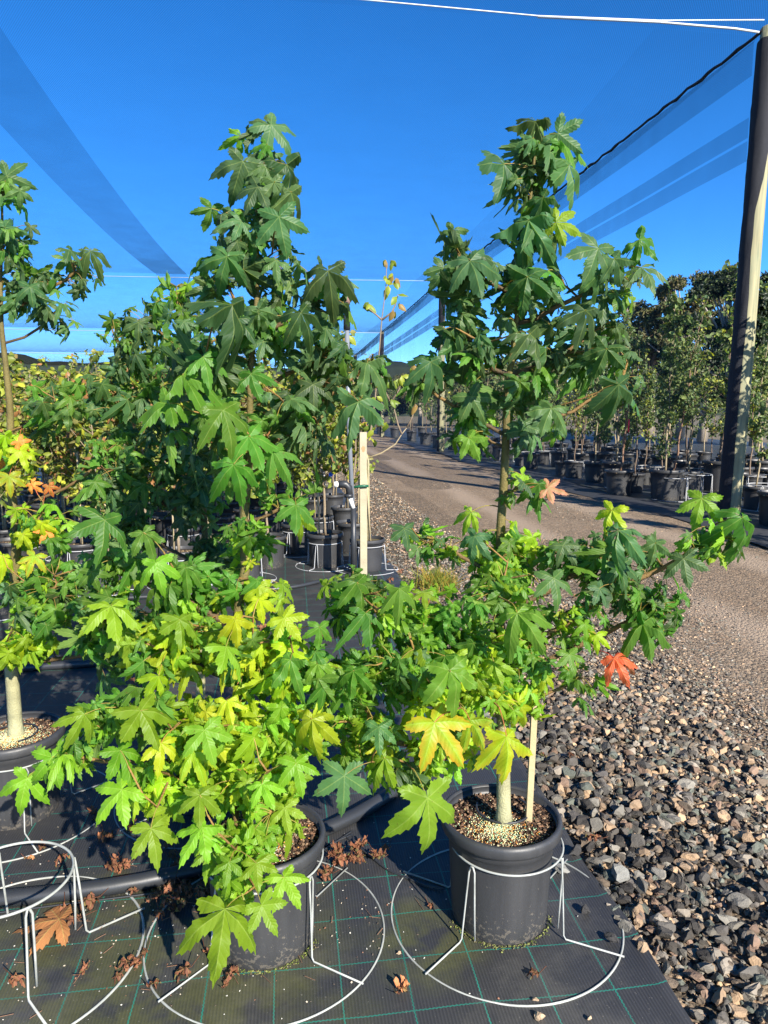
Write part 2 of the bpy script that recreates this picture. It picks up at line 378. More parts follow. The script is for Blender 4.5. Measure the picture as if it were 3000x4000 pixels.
# hills and field far away
def ridge(name, y, x0, x1, h, m, seed, depth=40):
    mb = MB(); xs = np.linspace(x0, x1, 90)
    hh = np.array([h * (.75 + .35 * noise.noise((x * .012, seed, 0)) + .1 * noise.noise((x * .08, seed, 2))) for x in xs])
    V = []
    for k, x in enumerate(xs): V += [(x, y, -1), (x, y + depth * .4, hh[k] * .8), (x, y + depth, hh[k]), (x, y + depth * 2, -1)]
    i = np.arange(89)[:, None]; j = np.arange(3)[None]
    mb.add(V, [np.stack([i * 4 + j, (i + 1) * 4 + j, (i + 1) * 4 + j + 1, i * 4 + j + 1], -1).reshape(-1, 4)])
    return tag(mb.build(name, m), kind='structure')
ridge('hills', 260, -330, 60, 27, M['hill'], 3.1)
ridge('hills', 300, 20, 330, 20, M['hill'], 8.1)
ridge('field', 190, -260, -20, 13, M['field'], 5.5, 30)

# ------------------------------------------------------------------ stones
def rock_templates(n, sub):
    out = []
    t = (1 + 5 ** .5) / 2
    V0 = np.array([(-1, t, 0), (1, t, 0), (-1, -t, 0), (1, -t, 0), (0, -1, t), (0, 1, t), (0, -1, -t), (0, 1, -t), (t, 0, -1), (t, 0, 1), (-t, 0, -1), (-t, 0, 1)], float)
    F0 = [(0, 11, 5), (0, 5, 1), (0, 1, 7), (0, 7, 10), (0, 10, 11), (1, 5, 9), (5, 11, 4), (11, 10, 2), (10, 7, 6), (7, 1, 8), (3, 9, 4), (3, 4, 2), (3, 2, 6), (3, 6, 8), (3, 8, 9), (4, 9, 5), (2, 4, 11), (6, 2, 10), (8, 6, 7), (9, 8, 1)]
    for _ in range(n):
        V = [nrm(v) for v in V0]; Fc = F0
        if sub:
            cache = {}; nf = []
            def midp(a, b):
                k = (min(a, b), max(a, b))
                if k not in cache: V.append(nrm(V[a] + V[b])); cache[k] = len(V) - 1
                return cache[k]
            for a, b, c in Fc:
                ab, bc, ca = midp(a, b), midp(b, c), midp(c, a); nf += [(a, ab, ca), (b, bc, ab), (c, ca, bc), (ab, bc, ca)]
            Fc = nf
        P = np.array(V)
        for k in range(9 if sub else 5):                # flat broken faces
            d = nrm(rng.normal(size=3)); lim = rng.uniform(.30, .66); q = P @ d
            P = P - np.clip(q - lim, 0, None)[:, None] * d
        P += rng.normal(size=P.shape) * (.06 if sub else .12)
        P *= np.array([1, rng.uniform(.6, .95), rng.uniform(.4, .75)])
        out.append((P, np.array(Fc)))
    return out
BIG = rock_templates(10, True); SMALL = rock_templates(8, False)
SC = np.array([(.035, .033, .031), (.12, .115, .10), (.25, .185, .125), (.075, .072, .066), (.18, .175, .155), (.33, .24, .155), (.10, .115, .10), (.17, .12, .09), (.055, .05, .043), (.22, .20, .17), (.05, .047, .042), (.13, .105, .08), (.09, .085, .08)])
def scatter_stones(mb, T, n, pos, size, colr):
    idx = rng.integers(0, len(T), n)
    for k in range(len(T)):
        s = np.where(idx == k)[0]
        if not len(s): continue
        P, Fc = T[k]; m = len(s)
        a = rng.uniform(0, 6.28, m); b = rng.normal(0, .45, m)
        ca, sa, cb, sb = np.cos(a), np.sin(a), np.cos(b), np.sin(b)
        X = P[None] * size[s][:, None, None]
        y1 = X[..., 1] * cb[:, None] - X[..., 2] * sb[:, None]; z1 = X[..., 1] * sb[:, None] + X[..., 2] * cb[:, None]
        x2 = X[..., 0] * ca[:, None] - y1 * sa[:, None]; y2 = X[..., 0] * sa[:, None] + y1 * ca[:, None]
        W = np.stack([x2, y2, z1], -1) + pos[s][:, None]
        FF = (Fc[None] + (np.arange(m) * len(P))[:, None, None]).reshape(-1, 3)
        mb.add(W.reshape(-1, 3), [FF], np.repeat(colr[s], len(P), 0))
def stone_cols(n, k=1.0):
    c = SC[rng.integers(0, len(SC), n)] * rng.uniform(.7, 1.25, (n, 1)) * k
    return c if k == 1 else c * np.array([1.06, 1.0, .93])
mb = MB()
def band(T, n, x0, x1, y0, y1, s0, s1, ypow=1.0, dz=0.0):
    x = rng.uniform(x0, x1, n); y = y0 + (y1 - y0) * rng.uniform(0, 1, n) ** ypow
    keep = (x > .985 + .02 * np.sin(y * 9)) & ((x * RT[0] + y * RT[1]) < .60 * (x * FW[0] + y * FW[1]) + .15)
    x, y = x[keep], y[keep]; n = len(x)
    s = rng.uniform(0, 1, n) ** 2 * (s1 - s0) + s0
    z = gravel_h(x, y) - .012 + s * .35 + dz
    scatter_stones(mb, T, n, np.stack([x, y, z], -1), s, stone_cols(n, .96 if T is BIG else 1.2))
band(BIG, 4200, .97, 2.1, .9, 3.6, .010, .036)
band(BIG, 800, .97, 1.6, 1.2, 3.4, .016, .046, dz=.008)
band(BIG, 6500, 1.0, 2.3, 3.2, 8, .010, .026, 1.3)
band(SMALL, 14000, 1.0, 3.2, 1.2, 5, .005, .016)
band(SMALL, 15000, 1.8, 4.2, 2.2, 9, .004, .013, 1.2)
band(SMALL, 9000, 1.0, 2.0, 6, 20, .010, .024, 1.3)
band(SMALL, 6000, 3.0, 6.0, 4, 16, .006, .014, 1.2)
tag(mb.build('gravel', M['stone'], smooth=False), 'loose crushed stone beside the weed mat, brown, grey and tan', 'gravel', kind='stuff')
for px, py, s, lab in ((2195, 3415, .034, 'fist-sized grey stone on the mat right of the staked pot'), (2290, 3575, .026, 'dark crumbly clod inside the right wire base ring'), (2390, 3690, .028, 'dark stone on the base ring near its right side'),
                       (2090, 3918, .011, 'small tan pebble touching the front of the right base ring'), (2105, 3985, .022, 'tan stone at the bottom edge in front of the right ring'), (1560, 3735, .011, 'small brown pebble between the two wire base rings'),
                       (2420, 3450, .050, 'large flat pale grey stone at the mat edge'), (2250, 3345, .04, 'dark rounded rock at the mat edge near the pot'), (2300, 3990, .010, 'tiny cream pebble at the bottom edge of the mat')):
    p = gr(px, py); m1 = MB(); T = BIG[rnd.randrange(10)]
    m1.add(T[0] * s, [T[1]], SC[{True: 0}.get('dark' in lab, 5 if 'tan' in lab or 'cream' in lab or 'brown' in lab else 4)] * 1.1)
    o = m1.build('stone', M['stone'], smooth=False); o.location = (p[0], p[1], s * .45 + .006); o.rotation_euler = (0, 0, rnd.uniform(0, 6))
    tag(o, lab, 'stone')

# ------------------------------------------------------------------ palmate leaf templates
def palmate(seed, curl=1.0):
    r = np.random.default_rng(seed)
    angs = [R(a) for a in (-118, -56, 0, 56, 118)]
    lens = [r.uniform(.52, .66), r.uniform(.82, .95), 1.0, r.uniform(.82, .95), r.uniform(.52, .66)]
    angs = [a + r.normal(0, .06) for a in angs]
    sin_ = []                                              # sinuses (polar)
    edges = [-R(172)] + [(angs[i] + angs[i + 1]) / 2 for i in range(4)] + [R(172)]
    rs = [.12] + [r.uniform(.27, .37) for _ in range(4)] + [.12]
    rs[1] *= .85; rs[4] *= .85
    droop = r.uniform(.10, .42) * curl; fold = r.uniform(.15, .6) * curl
    lobe = [r.uniform(.0, .4) * curl for _ in range(5)]; ph = r.uniform(0, 6.28, 4); tw = r.normal(0, .28) * curl
    V, Fq, Ft, U = [], [], [], []
    for i, (a, L) in enumerate(zip(angs, lens)):
        d = np.array([math.cos(a), math.sin(a)])
        for sd in (-1, 1):
            pr = np.array([-d[1], d[0]]) * sd
            e = edges[i + 1] if sd > 0 else edges[i]; rr = rs[i + 1] if sd > 0 else rs[i]
            S = rr * np.array([math.cos(e), math.sin(e)])
            s1 = max(float(S @ d), .03); w1 = abs(float(S @ pr))
            if (i == 0 and sd < 0) or (i == 4 and sd > 0): w1 = max(w1, .10)
            wl = .168 * L ** .3 * r.uniform(.9, 1.12)
            fr_ = [.1, .2, .3, .4, .5, .6, .7, .8, .9, 1.0]
            st = [0, s1] + [s1 + (L - s1) * q for q in fr_]
            wd = [0, w1] + list(np.interp(fr_, [0, .2, .38, .55, .74, 1], [w1, wl * .95 + .04 * w1, wl * 1.06, wl * .95, wl * .56, 0]))
            b = len(V); n_ = len(st)
            for k in range(n_):
                m2 = d * st[k]
                e2 = d * (st[k] + (.03 if k % 2 else -.012) * (1 < k < n_ - 1)) + pr * wd[k] * (1 + .085 * (1 if k % 2 else -1) * (k > 1) + r.normal(0, .03))
                if k == 1: e2 = S if w1 > .1 else d * s1 + pr * w1
                for pnt, uu in ((m2, 0.), (e2, 1.)):
                    rad = math.hypot(*pnt); off = abs(float(pnt @ pr))
                    z = -droop * rad ** 2 - fold * off - lobe[i] * max(0, rad - .25) ** 2 * 2.2 + tw * pnt[0] * pnt[1]
                    z += curl * .035 * math.sin(9 * pnt[0] + ph[0]) * math.sin(8 * pnt[1] + ph[1]) + curl * .035 * uu * math.sin(15 * st[k] + ph[2] + i)
                    V.append((pnt[0], pnt[1], z)); U.append((uu, st[k]))
            fl = sd > 0
            for k in range(1, n_ - 2):
                q = [b + 2 * k, b + 2 * k + 2, b + 2 * k + 3, b + 2 * k + 1]; Fq.append(q if fl else q[::-1])
            q = [b, b + 2, b + 3]; Ft.append(q if fl else q[::-1])
            q = [b + 2 * n_ - 4, b + 2 * n_ - 2, b + 2 * n_ - 3]; Ft.append(q if fl else q[::-1])
    return np.array(V), np.array(Fq), np.array(Ft), np.array(U)
LEAVES = [palmate(100 + k, (.8, 1.2, 1.6, 2.0, 2.6)[k % 5]) for k in range(22)]
PAL = {'d': ((.055, .118, .042), .4), 'm': ((.072, .178, .024), .3), 'g': ((.15, .285, .020), .3), 'y': ((.24, .36, .016), .25), 'Y': ((.27, .37, .018), .2), 'e': ((.20, .32, .02), .2),
       'o': ((.50, .22, .05), .3), 'r': ((.62, .11, .05), .15), 'p': ((.36, .22, .12), .2), 'b': ((.17, .07, .04), .3)}
EDGE = {'Y': (.33, .32, .02), 'e': (.55, .20, .02), 'o': (.62, .10, .05), 'r': (.75, .16, .07), 'p': (.6, .16, .12)}
def put_leaf(mb, P, T, Nn, L, pal, tmpl=None):
    V, Fq, Ft, U = LEAVES[rnd.randrange(len(LEAVES)) if tmpl is None else tmpl]
    Nn = nrm(Nn); T = nrm(T - Nn * (T @ Nn)); Y = np.cross(Nn, T)
    W = P + L * (V[:, :1] * T + V[:, 1:2] * Y + V[:, 2:] * Nn)
    c, v = PAL[pal]; c = np.array(c) * (1 + rnd.uniform(-v, v)) * np.array([1 + rnd.uniform(-.2, .25), 1, 1 + rnd.uniform(-.2, .2)])
    cc = np.tile(c, (len(V), 1))
    if pal in EDGE:
        k = (U[:, :1] ** 1.5) * (.35 + .65 * U[:, 1:2]) * rnd.uniform(.2, .9); cc = cc * (1 - k) + np.array(EDGE[pal]) * k
    mb.add(W, [Fq, Ft], cc, U)

PETC = {'d': (.30, .22, .08), 'm': (.32, .26, .08), 'g': (.35, .30, .09), 'y': (.42, .30, .10), 'Y': (.5, .28, .12), 'e': (.5, .2, .12), 'o': (.5, .15, .08), 'r': (.5, .06, .05), 'p': (.45, .15, .1), 'b': (.2, .1, .06)}

def pick(p): return rnd.choice(p)
def sweetgum(name, cx, cy, depth, trunk_px, clumps, heroes, label, group, tscale=1.0, stake=None, rad0=.021, bark=(.20, .17, .10), lower=None, seed=1, pot_r=.18):
    rnd.seed(seed)
    root = empty(name, (cx, cy, 0)); tag(root, label, 'potted tree', group)
    axis = np.array([cx, cy])
    # trunk
    tp = np.array([at(x, y, depth + dd) for x, y, dd in trunk_px]); tp[0] = (tp[0][0], tp[0][1], .29)
    # smooth
    def dens(P, n):
        s = np.concatenate([[0], np.cumsum(np.linalg.norm(np.diff(P, axis=0), axis=1))]); q = np.linspace(0, s[-1], n)
        return np.stack([np.interp(q, s, P[:, k]) for k in range(3)], -1)
    tk = dens(tp, 60)
    tk[1:-1] += np.stack([np.interp(np.arange(58), np.arange(0, 58, 4), rng.normal(0, .0035, 15)) for _ in range(3)], -1)[:, :3] * [1, 1, .2]
    fr = np.linspace(0, 1, 60)
    tr = rad0 * (1 - fr) ** 1.0 + .0028; tr[0:2] *= 1.15
    tb = MB(); g = np.clip(fr * 3.2, 0, 1)[:, None]
    cols = (1 - g) * np.array([.34, .33, .19]) + g * np.array([.125, .10, .032]); cols = cols * (1 + rng.normal(0, .10, (60, 1)))
    tb.tube(tk, tr, 10, cols)
    wbuild(tb, 'trunk', M['bark'], root)
    # skeleton nodes
    nodes = [np.array(p) for p in tk]; par = [-1] + list(range(59)); isT = [True] * 60; lc = [0] * 60
    order = []
    pts = []
    for c in clumps:
        px, py, rx, ry, dz, rz, n, pal = c[:8]; s0, s1 = c[8:10] if len(c) > 8 else (75, 125)
        C0 = at(px, py, depth + dz)
        # main limb to clump centre from a lower trunk point
        hd = math.hypot(C0[0] - tk[0][0], C0[1] - tk[0][1])
        target_z = C0[2] - .55 * np.min(np.linalg.norm(tk[:, :2] - C0[:2], axis=1)) - .02
        ti = int(np.argmin(np.abs(tk[:, 2] - max(target_z, tk[9][2]))))
        dist = np.linalg.norm(C0 - tk[ti])
        if dist > .10:
            a, b = tk[ti], C0; k = max(3, int(dist / .05)); prev = ti
            mid = (a + b) / 2 + np.array([0, 0, -.08 * dist]) + (b - a) * 0.05 + rng.normal(0, .012, 3)
            for q in np.linspace(0, 1, k + 1)[1:]:
                P = (1 - q) ** 2 * a + 2 * q * (1 - q) * mid + q * q * b + rng.normal(0, .003, 3)
                nodes.append(P); par.append(prev); isT.append(False); lc.append(0); prev = len(nodes) - 1
        for _ in range(int(n * (2.6 if py > 2000 else 1.45))):
            while True:
                u = rng.normal(0, .55, 3)
                if np.linalg.norm(u) < 1.05: break
            P = at(px + u[0] * rx, py + u[1] * ry, depth + dz + u[2] * rz)
            Lw = (s0 * .70 + (s1 * .98 - s0 * .70) * rnd.random() ** 1.3) / F * depth
            out = np.array([P[0] - cx, P[1] - cy, 0]); out = nrm(out) if np.linalg.norm(out) > .05 else nrm(rng.normal(0, 1, 3) * [1, 1, 0])
            Nn = nrm(.45 * np.array(to_sun) + .50 * out + .25 * UP + rng.normal(0, .62, 3) + .2 * -FW)
            T = -UP * .95 + out * .35 + rng.normal(0, .38, 3)
            order.append((P, T, Nn, Lw, pick(pal), None))
    for h in heroes:
        px, py, Lp, ang, dz, pal = h[:6]
        P = at(px, py, depth + dz); toc = nrm(CAM - P)
        tilt = h[6] if len(h) > 6 else 0
        Nn = nrm(toc * .85 + UP * .42 + RT * rnd.uniform(-.15, .4) + rng.normal(0, .20, 3) + UP * tilt)
        T = RT * math.cos(R(ang)) - UP * math.sin(R(ang)) + FW * (-.1)
        order.append((P, T, Nn, Lp / F * (depth + dz) * 1.02, pal, 'h'))
    lb = MB(); arr = np.array(nodes)
    dd = [np.min(np.linalg.norm(arr - (o[0] - np.array([0, 0, .02])), axis=1)) for o in order]
    NB = list(nodes)
    for oi in np.argsort(dd):
        P, T, Nn, Lw, pal, hero = order[oi]
        A = np.array(NB); tgt = P + UP * .01
        dv = A - tgt; ds = np.linalg.norm(dv, axis=1) + np.clip(dv[:, 2], 0, 1) * .6
        ds[:6] += 1
        k = int(np.argmin(ds)); Q = A[k]; v = tgt - Q; D = np.linalg.norm(v)
        pet = min(D, rnd.uniform(.05, .085))
        tip = Q
        if D > pet + .015:
            end = tgt - v / D * pet + rng.normal(0, .006, 3); n = max(1, int((D - pet) / .04)); prev = k
            for q in range(1, n + 1):
                X = Q + (end - Q) * q / n + rng.normal(0, .003, 3) + UP * (-.02 * math.sin(math.pi * q / n) * (D - pet))
                NB.append(X); par.append(prev); isT.append(False); prev = len(NB) - 1
            tip = NB[-1]; k = prev
        # petiole
        qs = np.linspace(0, 1, 4)[:, None]; mid = (tip + P) / 2 + UP * .012
        pp = (1 - qs) ** 2 * tip + 2 * qs * (1 - qs) * mid + qs ** 2 * P
        lb.tube(pp, [.0016, .0013, .0012, .0013], 3, PETC[pal], cap=False)
        for a in (lb.u[-1],): a[:] = (.5, .5)
        put_leaf(lb, P, T, Nn, Lw, pal)
        q = k
        while q >= 0:
            while len(lc) < len(NB): lc.append(0)
            lc[q] += 1; q = par[q]
    while len(lc) < len(NB): lc.append(0)
    # branches: chains
    bb = MB(); kids = {}
    for q in range(60, len(NB)): kids.setdefault(par[q], []).append(q)
    def chain(start, first):
        stack = [(start, first)]
        while stack:
            s, q = stack.pop(); pts = [NB[s]]; rr = [None]
            while True:
                pts.append(NB[q]); rr.append(.0014 + .0009 * max(lc[q], .5) ** .52)
                ks = [z for z in kids.get(q, []) if lc[z] > 0]
                if not ks: break
                ks.sort(key=lambda z: -lc[z])
                for z in ks[1:]: stack.append((q, z))
                q = ks[0]
            rr[0] = rr[1]
            if len(pts) > 1:
                f = np.linspace(0, 1, len(pts))[:, None]; th = min(1, rr[0] / .006)
                c = np.array([.06, .042, .024]) * (1 - f) + np.array([.24, .14, .04]) * f
                bb.tube(pts, rr, 5, c, cap=False)
    for s in sorted(kids):
        if s < 60:
            bb.__init__()
            for q in kids[s]:
                if lc[q] > 0: chain(s, q)
            if bb.v: wbuild(bb, 'branch', M['bark'], root)
    wbuild(lb, 'foliage', M['leaf'], root)
    return root, tk

# ------------------------------------------------------------------ pots, potting mix, stands
POTP = [(.0, .0), (.142, .0), (.146, .012), (.149, .06), (.158, .24), (.161, .268), (.166, .272), (.168, .292), (.181, .296), (.184, .304), (.184, .322), (.180, .332), (.172, .334), (.168, .328), (.164, .300), (.150, .05), (.0, .05)]
def pot(root, m, s=1.0, sides=56):
    p = MB(); prof = np.array(POTP) * s; p.lathe(np.concatenate([prof[1:8], prof[13:-2]]), 0, 0, sides)
    o = p.build('pot', m, root); p = MB(); p.lathe(prof[7:14], 0, 0, sides); p.build('rim', m, o); return o
def mixture(root, s=1.0, n=2600, pellets=600, pile=(0.0, -.02), seed=3):
    g = np.random.default_rng(seed)
    p = MB(); k = 40; th = np.arange(k) * 2 * math.pi / k
    ringz = [0.0, .04, .08, .12, .16]; V = [(0, 0, .305)]; 
    for q in ringz[1:]:
        for t in th: V.append((q * math.cos(t), q * math.sin(t), .303 + .004 * math.sin(7 * t) + .002 * math.cos(q * 90)))
    tri = np.array([(0, 1 + i, 1 + (i + 1) % k) for i in range(k)])
    qd = np.array([(1 + a * k + i, 1 + (a + 1) * k + i, 1 + (a + 1) * k + (i + 1) % k, 1 + a * k + (i + 1) % k) for a in range(3) for i in range(k)])
    p.add(np.array(V) * s, [tri, qd], (.035, .025, .018))
    if n:
        r = .160 * np.sqrt(g.uniform(0, 1, n)); a = g.uniform(0, 6.28, n)
        pos = np.stack([r * np.cos(a), r * np.sin(a), .306 + g.uniform(0, .006, n)], -1) * s
        bc = np.array([(.045, .028, .02), (.09, .05, .03), (.16, .09, .055), (.03, .02, .016), (.24, .16, .10)])[g.integers(0, 5, n)]
        scatter_stones(p, SMALL, n, pos, g.uniform(.0025, .0075, n) * s, bc)
    o = p.build('potting_mix', M['soil'], root, smooth=False)
    if pellets:
        p = MB(); r = np.abs(g.normal(0, .055, pellets)); a = g.uniform(0, 6.28, pellets)
        x = pile[0] + r * np.cos(a) * 1.1; y = pile[1] + r * np.sin(a); ok = x * x + y * y < .15 ** 2; x, y = x[ok], y[ok]
        pc = np.array([(.62, .55, .25), (.66, .62, .40), (.30, .50, .30), (.62, .27, .06), (.5, .55, .35)])[g.integers(0, 5, len(x))]
        scatter_stones(p, SMALL, len(x), np.stack([x, y, .311 + g.uniform(0, .005, len(x))], -1), g.uniform(.0022, .0033, len(x)), pc)
        q = p.build('fertiliser_pellets', M['soil'], root, smooth=True); q['kind'] = 'stuff'
def arc(cx, cy, z, r, n=64, a0=0, a1=2 * math.pi, closed=True):
    t = np.linspace(a0, a1, n, endpoint=not closed); return np.stack([cx + r * np.cos(t), cy + r * np.sin(t), np.full(n, z)], -1)
def stand(loc, label, group, m, wr=.0027, rz=0, tilt=(0, 0), top_r=.170, base_r=.352, h=.25, angs=(218, 322, 142, 38), sides=8):
    root = empty('wire_pot_stand', loc, rz); root.rotation_euler = (tilt[0], tilt[1], rz); tag(root, label, 'pot stand', group)
    b = MB(); b.tube(arc(0, 0, h, top_r, 72), wr * 1.15, sides, closed=True); b.build('top_ring', m, root)
    b = MB(); b.tube(arc(0, 0, .006, base_r, 96), wr * 1.15, sides, closed=True); b.build('base_ring', m, root)
    for a in angs:
        a = R(a); b = MB()
        def pt(r, da, z): return (r * math.cos(a + da), r * math.sin(a + da), z)
        b.tube([pt(top_r - .004, .07, .012), pt(top_r, .07, .1), pt(top_r + .004, .07, h - .018), pt(top_r + .004, .04, h - .004), pt(top_r + .004, .0, h - .002), pt(top_r + .006, -.03, h - .02), pt(top_r + .012, -.05, .16), pt(top_r + .022, -.09, .018), pt(top_r + .030, -.09, .008), pt(base_r + .012, -.02, .014)], wr, sides)
        b.build('leg', m, root)
    return root

# ================================================================== the four near sweetgums
D_R, D_L, D_B, D_C = 2.02, 1.93, 2.61, 2.70
d, m_, g_, y_ = 'ddddm', 'dmmmg', 'mmggy', 'ggyyyY'
R_cl = [(1960, 2330, 170, 110, -.12, .08, 12, 'mmgg', 55, 95), (1900, 2520, 150, 120, -.12, .1, 14, 'mggy', 55, 100), (2060, 2560, 120, 110, -.1, .08, 10, 'mmg', 55, 95), (1600, 2600, 160, 130, -.2, .1, 12, 'dmmg', 60, 105), (1950, 2740, 110, 90, -.12, .06, 7, 'mgy', 55, 90), (2380, 2330, 140, 90, -.08, .08, 8, 'dmm', 55, 95),
        (2110, 590, 90, 110, 0, .07, 12, 'dddm', 60, 105), (2080, 700, 130, 120, 0, .08, 12, d, 55, 100), (2090, 880, 150, 130, 0, .09, 14, d, 60, 115), (1820, 1060, 130, 150, .0, .12, 20, d), (2080, 1150, 180, 180, .0, .14, 28, d),
        (2400, 1060, 130, 110, -.02, .10, 12, 'ddmg', 65, 110), (2280, 1320, 190, 200, .02, .15, 26, d), (1830, 1350, 160, 200, .03, .15, 30, d), (2060, 1480, 180, 150, .05, .15, 20, d),
        (1650, 1500, 70, 110, 0, .08, 6, 'ddm'), (1850, 1650, 110, 90, 0, .1, 9, 'dmmg'), (2130, 1640, 110, 70, 0, .1, 7, d), (2430, 1480, 70, 110, 0, .08, 6, d), (2020, 1890, 90, 90, 0, .1, 9, 'dmmg', 45, 85),
        (1990, 2170, 210, 120, 0, .16, 26, g_, 55, 100), (1700, 2110, 130, 90, 0, .1, 9, 'dmg', 50, 95), (1380, 2320, 150, 120, -.05, .14, 22, m_, 55, 100), (1640, 2420, 220, 150, -.08, .18, 32, 'mmmgg', 60, 110),
        (2350, 2180, 230, 110, 0, .15, 24, 'ddmm', 60, 110), (2780, 2110, 120, 90, -.05, .08, 10, 'dmg', 50, 95), (2560, 2370, 150, 130, -.03, .1, 18, 'dmm', 50, 95), (2200, 2450, 180, 130, 0, .15, 16, 'mmgy', 50, 95),
        (1480, 2640, 210, 150, -.1, .16, 30, 'mmmgg', 55, 100), (1800, 2680, 220, 140, -.1, .15, 24, 'mggyy', 60, 110), (1400, 2880, 170, 130, -.12, .14, 20, 'mmgg', 55, 105), (1740, 2900, 140, 110, -.15, .1, 14, 'mggyY', 60, 105),
        (2060, 2700, 110, 110, -.05, .1, 9, 'gyyg', 50, 90), (1560, 3000, 120, 90, -.15, .1, 9, 'dmg', 60, 110), (2270, 2640, 70, 90, 0, .06, 5, 'mg', 50, 80)]
R_he = [(2093, 472, 125, 112, -.03, 'd'), (2180, 520, 120, 35, -.02, 'd'), (2223, 646, 150, 80, -.03, 'd'), (2064, 859, 165, 110, -.1, 'd'), (2122, 769, 100, 55, -.08, 'd'), (1836, 1015, 145, 75, -.14, 'd'),
        (2060, 1080, 145, 95, -.18, 'd'), (2335, 971, 145, 112, -.12, 'd'), (2498, 935, 105, 42, -.1, 'm'), (2505, 1044, 120, 78, -.1, 'd'), (2357, 1152, 130, 95, -.02, 'd'), (2288, 1210, 130, 100, -.14, 'd'),
        (2371, 1362, 120, 112, -.17, 'd'), (2071, 1304, 145, 80, -.24, 'd'), (2415, 1503, 150, 82, -.2, 'd'), (2154, 1593, 115, 115, -.18, 'd'), (1684, 1413, 125, 88, -.15, 'd'), (1833, 1709, 95, 60, -.15, 'm'),
        (1843, 1550, 120, 60, -.1, 'd'), (2173, 870, 110, 20, -.05, 'g'), (1771, 899, 90, 118, -.05, 'd'), (1970, 640, 150, 112, -.03, 'd'), (1758, 2617, 190, 84, -.38, 'm'), (1697, 2822, 200, 62, -.36, 'e'),
        (1835, 2812, 120, 60, -.3, 'e'), (1979, 2876, 165, 92, -.25, 'e'), (1668, 3117, 230, 88, -.32, 'g'), (2414, 2069, 150, 95, -.15, 'd'), (2389, 1992, 110, 120, -.05, 'y'), (2742, 1946, 130, 105, -.05, 'g'),
        (2903, 2020, 150, 96, -.12, 'm'), (2670, 2182, 120, 78, -.1, 'd'), (1395, 2274, 130, 80, -.25, 'm'), (1430, 2392, 130, 100, -.27, 'm'), (1579, 2064, 90, 88, -.15, 'd'), (1856, 2095, 105, 110, -.15, 'd'),
        (2163, 2259, 125, 90, -.2, 'd'), (2400, 2570, 105, 62, -.12, 'r'), (2440, 2590, 60, 40, -.06, 'b'), (2105, 1890, 100, 85, -.05, 'm'), (2140, 1905, 85, 20, -.05, 'p'), (2020, 2392, 160, 60, -.3, 'm'), (2225, 2556, 90, 85, -.2, 'm'),
        (2512, 2433, 140, 80, -.12, 'm'), (1560, 2300, 110, 90, -.3, 'm'), (1380, 2620, 110, 95, -.3, 'm'), (1840, 2000, 80, 120, 0, 'g'), (2200, 2130, 90, 60, -.1, 'd'), (1480, 2840, 110, 88, -.35, 'd'), (1345, 3030, 165, 95, -.3, 'd'),
        (1490, 2900, 90, 90, -.2, 'Y'), (1500, 2960, 130, 120, -.28, 'g'), (2560, 2120, 90, 100, -.1, 'd'), (2330, 2480, 70, 90, -.1, 'y')]
R_tk = [(1965, 3180, .0), (1965, 2900, 0), (1955, 2600, 0), (1945, 2350, 0), (1950, 2050, 0), (1972, 1800, 0), (1985, 1500, 0), (2015, 1200, 0), (2065, 900, 0), (2090, 600, 0), (2090, 500, 0)]
L_cl = [(1020, 640, 90, 130, 0, .08, 11, 'dddm', 60, 115), (980, 840, 140, 140, 0, .1, 17, d, 60, 115), (890, 1050, 110, 130, 0, .1, 11, d), (1090, 1040, 140, 150, 0, .12, 14, d), (1250, 1160, 110, 130, 0, .1, 11, d),
        (1010, 1300, 220, 160, 0, .16, 28, d, 70, 130), (760, 1400, 190, 150, 0, .16, 26, d, 70, 130), (1260, 1400, 130, 160, 0, .12, 18, d, 70, 130), (1450, 1420, 90, 100, 0, .1, 7, d), (850, 1640, 230, 160, 0, .16, 30, 'dddmm', 70, 125),
        (1130, 1580, 180, 160, 0, .15, 22, 'dddmm', 65, 120), (960, 1830, 180, 110, 0, .14, 16, 'dmm', 60, 110), (1140, 1960, 100, 110, 0, .1, 9, 'mmg', 50, 90), (950, 2100, 130, 80, 0, .1, 8, 'mmg', 50, 90), (1230, 1650, 90, 110, 0, .1, 8, d),
        (450, 2200, 150, 150, -.02, .14, 16, 'dmmg', 60, 110), (420, 2420, 170, 130, -.04, .14, 16, m_, 60, 115), (700, 2300, 170, 140, 0, .14, 20, 'mmg', 60, 110), (990, 2290, 170, 100, 0, .12, 12, 'mgyy', 60, 100),
        (680, 2520, 230, 140, -.06, .16, 28, 'mggyY', 65, 120), (1000, 2560, 230, 150, -.08, .16, 32, 'gyyyYm', 65, 120), (1220, 2640, 140, 130, -.08, .12, 18, 'mmgy', 60, 110), (520, 2780, 160, 120, -.12, .12, 16, 'mmg', 65, 115),
        (820, 2860, 230, 150, -.14, .15, 34, 'gyyyYg', 65, 120), (1140, 2860, 150, 130, -.12, .12, 16, 'ggyy', 65, 115), (640, 3060, 190, 100, -.18, .12, 14, 'ggy', 65, 120), (1000, 3060, 190, 120, -.18, .12, 18, 'ggy', 60, 110),
        (1060, 3180, 110, 80, -.22, .08, 9, 'gg', 55, 100), (930, 3300, 150, 100, -.24, .1, 18, 'ggg', 50, 100), (930, 3440, 120, 90, -.26, .08, 12, 'gg', 50, 95), (260, 2950, 110, 60, -.1, .08, 5, 'mg', 60, 100), (350, 2830, 80, 80, -.1, .08, 5, 'mg', 60, 100)]
